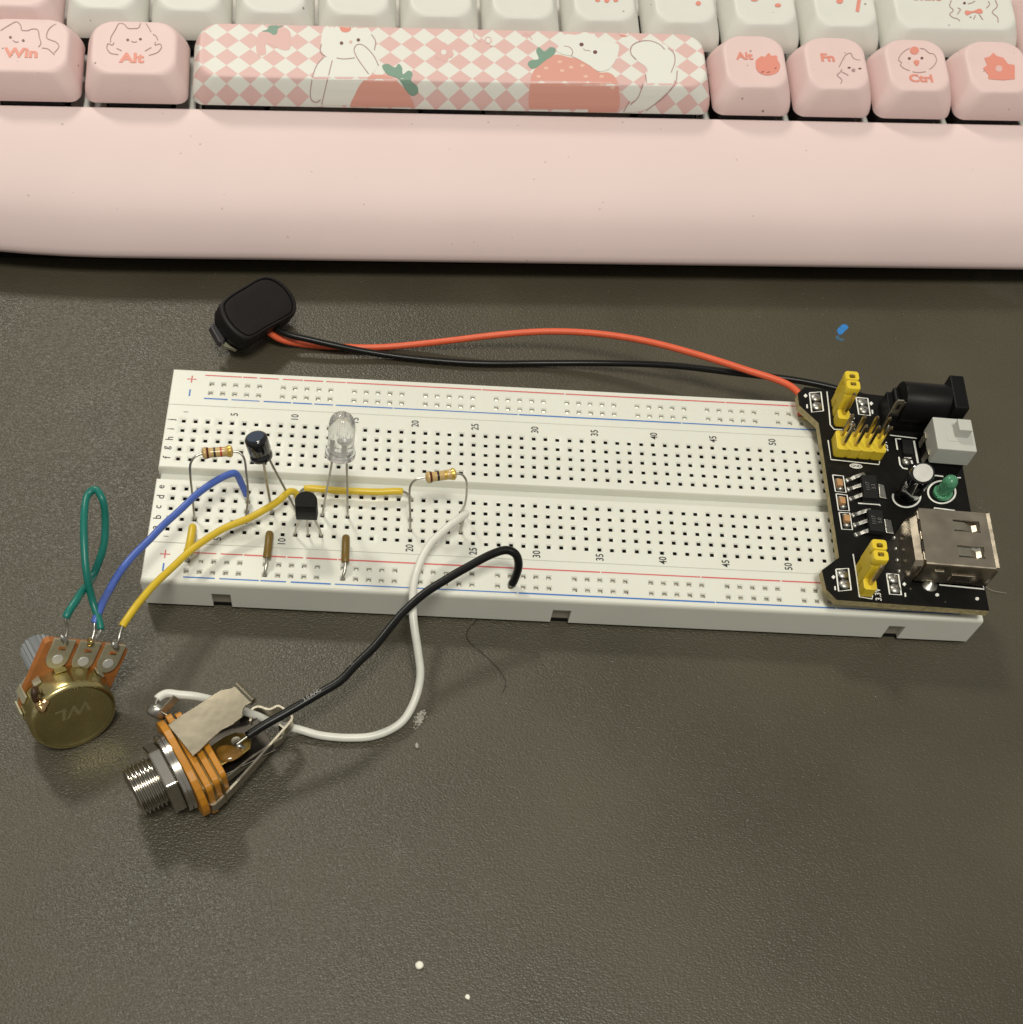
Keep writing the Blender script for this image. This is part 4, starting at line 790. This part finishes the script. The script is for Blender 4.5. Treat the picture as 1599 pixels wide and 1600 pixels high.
for i in (-1, 0, 1):
    yb = 9.46; pts = [(-2.0, 13.7), (-2.05, yb)]+[(2.05*math.cos(R(a)), yb+2.05*math.sin(R(a))*1.15) for a in range(190, 351, 16)]+[(2.05, yb), (2.0, 13.7)]
    m = MB(); m.prism([(i*5+a, b) for a, b in pts], 4.85, 5.28, MP); lg = obj('solder_lug', m, lug_m, pot, smooth=0, bevel=.08)
    m = MB(); m.lathe([(1.0, 4.72), (1.05, 4.82), (.85, 4.74), (.55, 4.80), (0, 4.83)][::1], 18, MP @ T(i*5, yb-.1, 0)); obj('rivet', m, mat('rivet_nickel', (.72, .71, .70), .4, .4), lg, smooth=60)
    m = MB(); m.box((i*5-.05, yb+2.35, 4.82), (1.3, .75, .1), MP); sl = obj('slot', m, paxolin, lg, smooth=0)
    m = MB(); m.box((i*5+.15, yb+2.2, 4.76), (1.0, .25, .08), MP); obj('slot_edge', m, tin, lg, smooth=0)
m = MB(); m.lathe([(8.1, 6.72), (8.15, 7.0), (8.0, 7.9), (3.6, 7.95), (3.5, 12.3), (3.2, 12.6)], 48, MP); obj('front_plate', m, lug_m, pot, smooth=40)
m = MB(); ring = [((3.15+.3*(k % 2))*math.cos(math.pi*k/22), (3.15+.3*(k % 2))*math.sin(math.pi*k/22)) for k in range(44)]
m.loft([[(a*.8, b*.8, 12.4) for a, b in ring], [(a, b, 13.0) for a, b in ring], [(a, b, 20.2) for a, b in ring], [(a*.88, b*.88, 20.75) for a, b in ring]], MP); obj('knurled_shaft', m, shaft_m, pot, smooth=0)
for a0, mm, w in ((118, brass, 2.2), (150, lug_m, 1.6), (178, lug_m, 1.7), (62, lug_m, 1.8), (205, lug_m, 1.5), (-8, lug_m, 2.0)):
    a = R(a0); u = V((math.cos(a), math.sin(a), 0)); v = V((-math.sin(a), math.cos(a), 0)); m = MB()
    Mb = MP @ Matrix(((u.x, v.x, 0, 8.35*u.x), (u.y, v.y, 0, 8.35*u.y), (0, 0, 1, 0), (0, 0, 0, 1))); m.box((0, 0, 5.6), (.4, w, 3.6), Mb); obj('fold_tab', m, mm, pot, smooth=0, bevel=.1)
def blob(c, r, sx=1, sy=1, sz=1, seed=1, n=10, amp=.25):
    rnd = random.Random(seed); mb = MB(); vs = []; fs = []; m_ = 2*n
    off = [V((rnd.uniform(-1, 1), rnd.uniform(-1, 1), rnd.uniform(-1, 1))).normalized() for _ in range(6)]
    for i in range(n+1):
        for j in range(m_):
            th = math.pi*i/n; p = 2*math.pi*j/m_; d = V((math.sin(th)*math.cos(p), math.sin(th)*math.sin(p), math.cos(th)))
            k = 1+sum(amp*max(0, d.dot(o)-.6) for o in off)-amp*.3; vs.append(V(c)+V((d.x*sx, d.y*sy, d.z*sz))*r*k)
    for i in range(n):
        for j in range(m_): fs.append((i*m_+j, i*m_+m_+j, i*m_+m_+(j+1) % m_, i*m_+(j+1) % m_))
    return mb.add(vs, fs)
pbk = MP @ V((8.0*math.cos(R(170+38)), 8.0*math.sin(R(170+38)), .9))
q = at(57, 1108, 8.5); obj('burnt_flux', blob(MP @ V((-7.35, 2.6, 2.4)), 2.1, .45, .75, 1.25, 3), mat('burnt_flux_film', (.05, .024, .010), .45, var=.5, vscale=500, bump=.6, bscale=900), pot, smooth=60)
obj('solder_blob', blob(MP @ V((-7.4, .3, 1.6)), .9, .6, 1.1, 1.2, 9, amp=.9), solder, pot, smooth=60)
obj('solder_blob', blob(MP @ V((-6.9, 2.2, .3)), 1.25, 1.1, .9, .9, 5, amp=.9), mat('rough_copper_solder', (.72, .48, .24), .2, 1, var=.4, vscale=700, bump=1, bscale=900), pot, smooth=60)
LUG = [MP @ V((i*5, 13.4, 5.0)) for i in (-1, 0, 1)]
wire('jumper_wire', 'green wire looped between two lugs of the potentiometer', [LUG[0], (105, 983, LUG[0].z+1.2), (103, 966, LUG[0].z+3), (122, 934, LUG[0].z+3), (146, 898, 18.5), (161, 858, 22), (165, 815, 25.5), (161, 780, 29), (150, 765, 29.6), (139, 772, 29.2), (132.5, 803, 29), (131, 848, 27.5), (136, 900, 24.5), (145, 940, 20.5), (157.5, 984, LUG[1].z+1.2), (151, 997, LUG[1].z+.3)], .70, w_green, 2, 14)
wire('jumper_wire', 'blue wire rising from the potentiometer to the breadboard', [LUG[1], (147.5, 986, LUG[1].z+.9), (148, 974, LUG[1].z+1.6), (158, 947, LUG[1].z+2.2), (170, 924, 17.5), (187, 895, 17.8), (213, 864, 17.8), (244, 832, 17.5), (277.5, 800, 17), (328, 757, 16.6), (358, 741.5, 16.3), (367.5, 740, 16.0), (377, 754, 13.2), (385.5, 774, 10.2), hole('d', 7), hole('d', 7, -1.5)], .70, w_blue, 2, 13)
wire('jumper_wire', 'long yellow wire curving from the potentiometer to the transistor', [LUG[2], (185, 1000, LUG[2].z+1.0), (191, 979, LUG[2].z+1.8), (206, 957, 16.2), (235, 919.5, 15.0), (265, 890, 14.0), (300, 858.5, 13.2), (350, 826, 12.6), (400, 804, 12.4), (435, 783, 12.6), (452, 768.5, 12.7), (461, 769, 11.8), (466, 779, 10.2), hole('d', 11), hole('d', 11, -1.5)], .70, w_yel, 2, 12)
for i in range(3): obj('solder_blob', blob(LUG[i]+V((0, 0, .2)), .75, 1, 1, 1.2, 11+i, 8, .6), (solder, mat('flux_gold', (.55, .42, .18), .25, 1, var=.3, vscale=600, bump=.6), solder)[i], pot, smooth=60)
# ------------------------------------------------------------------ audio jack
ja = R(32); jx, jy, jz = V((math.cos(ja), math.sin(ja), 0)), V((-math.sin(ja), math.cos(ja), 0)), V((0, 0, 1))
JO = at(206, 1239, 7.5); jk = thing('audio_jack', 'open-frame audio jack socket with amber fibre plates and threaded chrome bushing lying on the mat', 'jack socket', (JO.x+8*jx.x, JO.y+8*jx.y, 0))
MJ = Matrix(((jy.x, 0, jx.x, JO.x), (jy.y, 0, jx.y, JO.y), (0, 1, 0, JO.z), (0, 0, 0, 1)))          # local x = sideways, y = up, z = along the axis
def J(s, y, z): return JO+jx*s+jy*y+jz*z
m = MB(); pf_ = [(2.9, 3.0), (3.1, .4), (3.5, 0), (4.0, .05)]
z = .15
while z < 6.4: pf_ += [(4.15, z), (4.75, z+.3), (4.75, z+.42), (4.15, z+.72)]; z += .80
pf_ += [(4.4, 7)]; m.lathe(pf_, 40, MJ); bs = obj('threaded_bushing', m, chrome, jk, smooth=30)
m = MB(); m.lathe([(0, 3.05), (3.2, 3.1)], 24, MJ); obj('bore', m, rubber, bs, smooth=0)
m = MB(); hexp = [(6.9*math.cos(R(a)), 6.9*math.sin(R(a))) for a in range(12, 372, 60)]; hexs = [(5.9*math.cos(R(a)), 5.9*math.sin(R(a))) for a in range(12, 372, 60)]
m.prism(hexp, 5.2, 7.6, MJ); obj('hex_nut', m, chrome, jk, smooth=0, bevel=.35, seg=3)
m = MB(); m.lathe([(4.5, 7.62), (7.3, 7.62), (7.45, 7.8), (7.45, 8.3), (7.0, 8.35), (7.0, 8.5), (7.5, 8.52), (7.5, 9.2), (7.0, 9.3)], 48, MJ); obj('washer', m, chrome, jk, smooth=35)
def plate(s0, s1, ya, yb, zh, r, name='fibre_plate'):
    m = MB(); m.prism(rrect(yb-ya, 2*zh, r, 6, (ya+yb)/2, 0), s0, s1, MJ); return obj(name, m, fibre, jk, smooth=0, bevel=.15)
plate(9.35, 10.7, -9.6, 9.6, 7.1, 6.8); plate(11.15, 12.35, -8.6, 8.6, 5.6, 1.2); plate(12.8, 14.0, -7.9, 8.2, 5.4, 1.2); plate(14.45, 15.6, -7.2, 7.6, 5.2, 1.2)
for s0 in (10.72, 12.37, 14.02): m = MB(); m.prism(rrect(15.5, 9.6, 1, 3, -.5, 0), s0, s0+.4, MJ); obj('contact_leaf', m, mat('dull_brass', (.16, .10, .03), .5, .6), jk, smooth=0)
# broad sheet spring on top with a curled end
c6 = lambda p: pxs(p, 4.703, 160, 1040); ZS = 14.2
sp = [at(*p, ZS) for p in c6([(480, 437), (665, 665), (722, 618), (790, 548), (880, 470), (965, 425), (1028, 378), (1035, 320), (1058, 290), (1100, 268), (985, 145), (940, 168), (870, 178), (800, 222), (700, 290), (590, 358)])]
m = MB(); m.prism([(p.x, p.y) for p in sp], ZS-.35, ZS); sheet_m = mat('sheet_tin', (.36, .32, .245), .24, 1, var=.05, vscale=90, bump=.3, bscale=110); tsp = obj('sheet_spring', m, sheet_m, jk, smooth=0, bevel=.08)
a, b = at(*c6([(985, 143)])[0], ZS-.5), at(*c6([(1108, 266)])[0], ZS-.5); m = MB(); m.tube([a, a*.5+b*.5, b], .75, 14); obj('curled_end', m, sheet_m, tsp, smooth=50)
a, b = sp[0], sp[1]; bk = -jx; m = MB(); ZL = JO.z+3.2
m.add([a, b, V((b.x+jx.x*.9, b.y+jx.y*.9, ZL)), V((a.x+jx.x*.9, a.y+jx.y*.9, ZL))], [(0, 1, 2, 3)]); obj('bent_shoulder', m, sheet_m, tsp, smooth=0)
# sleeve lug with the black wire
tg = [at(*p, 9.6) for p in c6([(760, 640), (800, 590), (900, 522), (980, 490), (1040, 500), (1095, 545), (1088, 605), (1030, 652), (930, 700), (850, 745), (800, 740)])]
m = MB(); m.prism([(p.x, p.y) for p in tg], 9.2, 9.6); lg = obj('sleeve_lug', m, mat('brass_lug', (.50, .34, .10), .28, 1, var=.3, vscale=300), jk, smooth=0, bevel=.1)
p = at(*c6([(930, 640)])[0], 9.7); obj('flux_pool', blob(p, 1.9, 1.25, .9, .32, 21, 10, .4), flux, lg, smooth=60); p = at(*c6([(1000, 590)])[0], 9.9); obj('solder_blob', blob(p, .8, 1.3, .8, .6, 22, 8, .7), solder, lg, smooth=60)
p = at(*c6([(985, 560)])[0], 9.75); m = MB(); m.lathe([(.5, 0), (.95, .12), (.9, .3), (.5, .22)], 18, T(p.x, p.y, p.z-.05)); obj('eyelet', m, steel, lg, smooth=50)
# bent spring strip that loops round the side
lp = [at(*p, 5.6) for p in c6([(735, 960), (770, 1010), (815, 1043), (850, 1022), (1060, 800), (1220, 620), (1385, 432), (1398, 405), (1375, 372), (1310, 325), (1290, 320), (1230, 345), (1150, 325), (1105, 345), (1090, 430)])]
m = MB(); m.ribbon(spline(lp, 4), 2.6, (0, 0, 1), .42, side=(0, 0, 1)); obj('loop_spring', m, steel, jk, smooth=40)
lp = [at(*p, 5.4) for p in c6([(860, 870), (905, 842), (1100, 690), (1250, 590), (1320, 540), (1335, 480), (1300, 450)])]
m = MB(); m.ribbon(spline(lp, 4), 2.0, (0, 0, 1), .35, side=(0, 0, 1)); obj('inner_spring', m, steel, jk, smooth=40)
dk = mat('dark_steel', (.09, .08, .07), .3, 1, var=.2)
m = MB(); m.box((0, 0, 21), (9.5, .5, 11), MJ @ T(.5, -1.5, 0)); obj('frame_leaf', m, dk, jk, smooth=0, bevel=.1)
m = MB(); m.box((3.2, 2.6, 19), (.5, 4.5, 8), MJ); obj('frame_leaf', m, dk, jk, smooth=0, bevel=.1)
m = MB(); m.box((0, -4.4, 20.5), (3.0, 6.2, 1.6), MJ); m.box((0, -7.2, 20.5), (5, .5, 6), MJ); obj('contact_bracket', m, dk, jk, smooth=0, bevel=.1)
# tip lug with the white wire
a, b = at(*c6([(440, 345)])[0], 12.5), at(*c6([(545, 232)])[0], 13.6); m = MB(); m.ribbon([J(13, 6.6, 3.8), a, b], 1.5, (0, 0, 1), .3, side=(jz*.7+jy*.3-jx*.4).normalized()); tl_ = obj('tip_lug', m, steel, jk, smooth=0, bevel=.06)
obj('solder_blob', blob(at(*c6([(400, 325)])[0], 12.2), 1.5, 1.3, .9, .9, 31, 9, .6), solder, tl_, smooth=60)
t, o, full = wire('hookup_wire', 'white wire running from the audio jack over the mat onto the breadboard', [(243, 1106, 12.4), (246, 1093, 12.6), (260, 1084, 12.6), (282, 1086, 12.2), (309, 1089.5, 11.5), (340, 1096, 10), (383, 1112, 7.5), (404.5, 1120, 5.5), (430, 1131, 3.2), (466, 1140, 1.6), (500, 1149, 1.1), (545, 1153, 1.0), (587, 1149, 1.1), (624, 1132, 1.6), (647.5, 1095, 3.0), (656.5, 1058, 5.2), (653, 1019, 8.0), (646.5, 964, 11.5), (645.3, 930, 12.6), (648, 906, 13.0), (656.5, 877.5, 13.2), (672, 851, 13.4), (695, 828, 13.8), (718, 810, 14.0), (728, 803, 13.6), (723, 815, 11.5), hole('b', 24), hole('b', 24, -1.5)], .80, w_white, 1, 24)
t, o, full = wire('hookup_wire', 'black wire arching from the audio jack to the blue rail of the breadboard', [(370, 1163, 10.2), (386, 1151, 10.4), (415, 1132, 10.8), (440, 1118, 11.2), (466, 1103, 11.6), (500, 1083, 12.2), (532, 1063.5, 12.6), (553, 1042, 13), (587, 1008, 13.6), (626, 961, 14.3), (665.7, 925, 15), (694, 907, 15.4), (731, 885.5, 15.8), (769, 865.5, 16.2), (793, 860, 16.2), (806, 866, 15.6), (811, 882, 13.6), (805, 904, 10.4), (800, 913, 9.1), V((68.35, -10.03, ZB-.4)), V((68.35, -10.03, ZB-1))], .83, w_black, 1, 18)
# faint print along the black wire
sk = MB(); sk.v = [o.matrix_world @ v.co/S for v in o.data.vertices]; sk.v = [WM[t.name] @ v.co/S for v in o.data.vertices]; W_ = WM[t.name]; sk.v = [(W_ @ v.co)/S for v in o.data.vertices]; sk.f = [list(p.vertices) for p in o.data.polygons]; sk = Skin(sk)
for s, pa_, pb_ in (('200-C', (530, 1057), (553, 1036)), ('20AWG', (474, 1096), (502, 1079))):
    for i, ch in enumerate(s):
        f = (i+.5)/len(s); p, nn = sk.hit(pa_[0]+(pb_[0]-pa_[0])*f-1.2, pa_[1]+(pb_[1]-pa_[1])*f-1.5); d = (at(*pb_, 13)-at(*pa_, 13)).normalized(); d = (d-nn*d.dot(nn)).normalized()
        obj('wire_print', text_mb(ch, .75, fr(p+nn*.03, d, nn.cross(d)), 0, 1), chip_txt if 0 else mat('wire_print_ink', (.35, .34, .32), .6), o, smooth=0)
# ------------------------------------------------------------------ battery clip
bc = thing('battery_clip', 'black battery snap connector with a red and a black lead behind the breadboard', 'battery clip', tuple(at(395, 510, 0)))
cc = lambda p: pxs(p, 9.99, 320, 425)
ol = sp2(cc([(235, 505), (290, 425), (420, 325), (640, 195), (850, 72), (980, 45), (1130, 90), (1290, 215), (1400, 370), (1445, 520), (1425, 625), (1340, 695), (1000, 880), (740, 1035), (650, 1050), (490, 960), (340, 800), (255, 640)]), 3, True)
cn = V((.42, -.20, .88)).normalized(); cp = Plane(at(395, 500, 8.9), cn); ol = [cp.hit(*p)[0] for p in ol]; cx = sum(ol, V((0, 0, 0)))/len(ol)
sc = lambda k, h: [cx+(p-cx)*k+cn*h for p in ol]
m = MB(); m.loft([sc(.93, -4.5), sc(.985, -4.2), sc(1.0, -3.5), sc(1.0, -.6), sc(.985, -.2), sc(.955, 0), sc(.90, 0), sc(.885, -.45)], cap1=False); m.loft([sc(.885, -.45), sc(.868, -.45), sc(.855, -.1), sc(.83, -.05), sc(.5, -.05)]); obj('cover', m, clip_case, bc, smooth=50)
m = MB(); m.loft([sc(.90, -5.9), sc(.94, -5.6), sc(.94, -4.8), sc(.90, -4.45)]); obj('base_plate', m, blk_plastic, bc, smooth=50)
low = min(p.z for p in sc(.92, -5.9))
q = [Plane(cx-cn*5.3, cn).hit(*p)[0] for p in cc([(75, 880), (115, 800), (300, 1075), (262, 1145), (205, 1112)])]; m = MB(); m.loft([[p-cn*1.0 for p in q], [p+cn*.9 for p in q]]); obj('insulator_edge', m, mat('grey_fibre', (.05, .046, .05), .4), bc, smooth=0, bevel=.2)
q = [Plane(cx-cn*6.2, cn).hit(*p)[0] for p in cc([(268, 1155), (320, 1100), (535, 1170), (490, 1228)])]; m = MB(); m.loft([[p-cn*.5 for p in q], [p+cn*.4 for p in q]]); obj('contact_plate', m, mat('pale_contact', (.42, .40, .30), .4, .5), bc, smooth=0, bevel=.08)
for k, (f, r_) in enumerate(((-.2, 2.8), (.25, 2.6))):
    lf = min(range(len(ol)), key=lambda i: ol[i].x); rt = max(range(len(ol)), key=lambda i: ol[i].x); p = cx+(ol[rt]-ol[lf])*f-cn*5.9; L_ = max(.6, min(4.5, (p.z-.2-r_*.45)/cn.z)); m = MB()
    xx = cn.cross(V((0, 1, 0))).normalized(); yy = cn.cross(xx); Mt = Matrix(((xx.x, yy.x, -cn.x, p.x), (xx.y, yy.y, -cn.y, p.y), (xx.z, yy.z, -cn.z, p.z), (0, 0, 0, 1)))
    m.lathe([(r_*.85, 0), (r_, .3), (r_, L_*.8), (r_*.85, L_)], 6 if k == 0 else 24, Mt); obj('snap_terminal', m, steel, bc, smooth=40)
def lead(pts, mt, lab): m = MB(); m.tube(spline([V(p) for p in pw(pts)], 8), .70, 12); obj('lead_wire', m, mt, bc, smooth=60, label=lab)
lead([(405, 508, 4.5), (421, 520, 3.6), (438, 530, 2.3), (475, 538, 1.0), (525, 541.5, .85), (588, 542.8, .9), (650, 538, 1.6), (700, 532.5, 3), (780, 523, 5), (850, 518, 6.5), (920, 520, 7.6), (1000, 531, 8.6), (1080, 551, 9.4), (1160, 576, 9.9), (1235, 603, 10.1), V((131.9, 41.6, 10.0)), V((131.9, 39.2, 9.4)), V((131.85, 38.4, 8.3))], w_red, 'red insulated lead')
lead([(415, 500, 4.5), (436, 516, 4.2), (450, 522.5, 4.0), (487.6, 531.5, 3.4), (525, 540, 2.7), (575, 550, 1.6), (625, 557.5, .95), (700, 565, .85), (760, 568, .85), (850, 567.5, 1.1), (950, 567.5, 2.6), (1050, 571, 5.2), (1150, 582.5, 7.6), (1250, 595, 9.2), V((141.5, 44.6, 9.9)), V((146.2, 42.4, 10.0)), V((147.4, 39.4, 9.4)), V((147.1, 38.4, 8.3))], w_black, 'black insulated lead')
# ------------------------------------------------------------------ bits of dirt on the mat
def flat(name, label, cat, px, z, mt, h=.12, s=True):
    q = [at(*p, 0) for p in (sp2(px, 3, True) if s else px)]; m = MB(); m.prism([(p.x, p.y) for p in q], 0.002, h); return tag(obj(name, m, mt, smooth=0), label, cat)
flat('paint_fleck', 'bright blue paint fleck on the mat behind the power module', 'paint fleck', pxs([(625, 290), (650, 255), (700, 215), (750, 225), (765, 260), (720, 300), (690, 335), (655, 345), (640, 330)], 7.995, 1230, 480), 0, blue_paint, .06)
flat('paint_fleck', 'faint blue smear just below the blue fleck', 'paint fleck', pxs([(612, 360), (640, 350), (665, 385), (715, 400), (715, 420), (650, 415), (612, 400)], 7.995, 1230, 480), 0, mat('dull_blue_smear', (.045, .11, .17), .6, var=.4, vscale=1500), .03)
for nm, lab, (x, y), r, sd in (('crumb', 'larger round white crumb near the bottom of the mat', (655, 1509.5), .78, 41), ('crumb', 'tiny white crumb below and right of the larger crumb', (731, 1557.5), .42, 42), ('crumb', 'small pale flake on the mat right of the white wire bend', (651.5, 1166.5), .62, 43)):
    p = at(x, y, 0); tag(obj(nm, blob((p.x, p.y, r*.42), r, 1 if sd < 43 else .65, 1, .5 if sd < 43 else .35, sd, 8, .5), crumb_m if sd < 43 else chalk, smooth=60), lab, 'crumb')
rnd = random.Random(5)
def flecks(name, label, cx, cy, spread, n, r0, r1, mt, kind=None, ang=0):
    m = MB()
    for i in range(n):
        x = rnd.gauss(0, 1)*spread[0]; y = rnd.gauss(0, 1)*spread[1]; p = at(cx+x*math.cos(ang)-y*math.sin(ang), cy+x*math.sin(ang)+y*math.cos(ang), 0); r = rnd.uniform(r0, r1); a0 = rnd.uniform(0, 6)
        m.prism([(p.x+r*rnd.uniform(.4, 1.2)*math.cos(a0+k*1.05), p.y+r*rnd.uniform(.4, 1.2)*math.sin(a0+k*1.05)) for k in range(6)], .002, .03+.04*rnd.random())
    tag(obj(name, m, mt, smooth=0), label, None, None, 'stuff')
flecks('residue', 'patch of dry white residue beside the white wire bend', 657, 1122, (2.8, 7), 90, .10, .36, chalk, ang=.5)
flecks('residue', 'faint dusty scuff on the mat', 622, 1332, (8, 14), 170, .05, .17, mat('dust_grey', (.16, .15, .125), .9))
flecks('residue', 'few dust specks right of the USB socket', 1534, 790, (5, 9), 26, .05, .14, mat('dust_grey', (.22, .21, .18), .9))
flecks('dust', 'pale dust specks scattered over the mat', 800, 1150, (420, 260), 130, .04, .10, mat('dust_pale', (.42, .40, .35), .9))
flecks('dust', 'pale dust specks on the mat behind the breadboard', 900, 500, (420, 35), 60, .04, .10, mat('dust_pale', (.42, .40, .35), .9))
def hair(label, pts, r, mt): m = MB(); m.tube(spline([at(*p) for p in pts], 8), r, 5); tag(obj('hair', m, mt, smooth=60), label, 'hair')
hair('fine dark curly hair lying in front of the breadboard', [(746, 968, .1), (741, 974, .1), (730.5, 986, .3), (731.6, 999, .5), (755, 1021, .3), (779, 1045, .12), (790.7, 1066, .3), (785, 1083, .1)], .075, hair_m)
hair('short pale fibre at the corner of the power module', [(1536, 913, .1), (1549, 922, .4), (1573, 927, .1)], .05, mat('pale_fibre', (.35, .33, .26), .5))
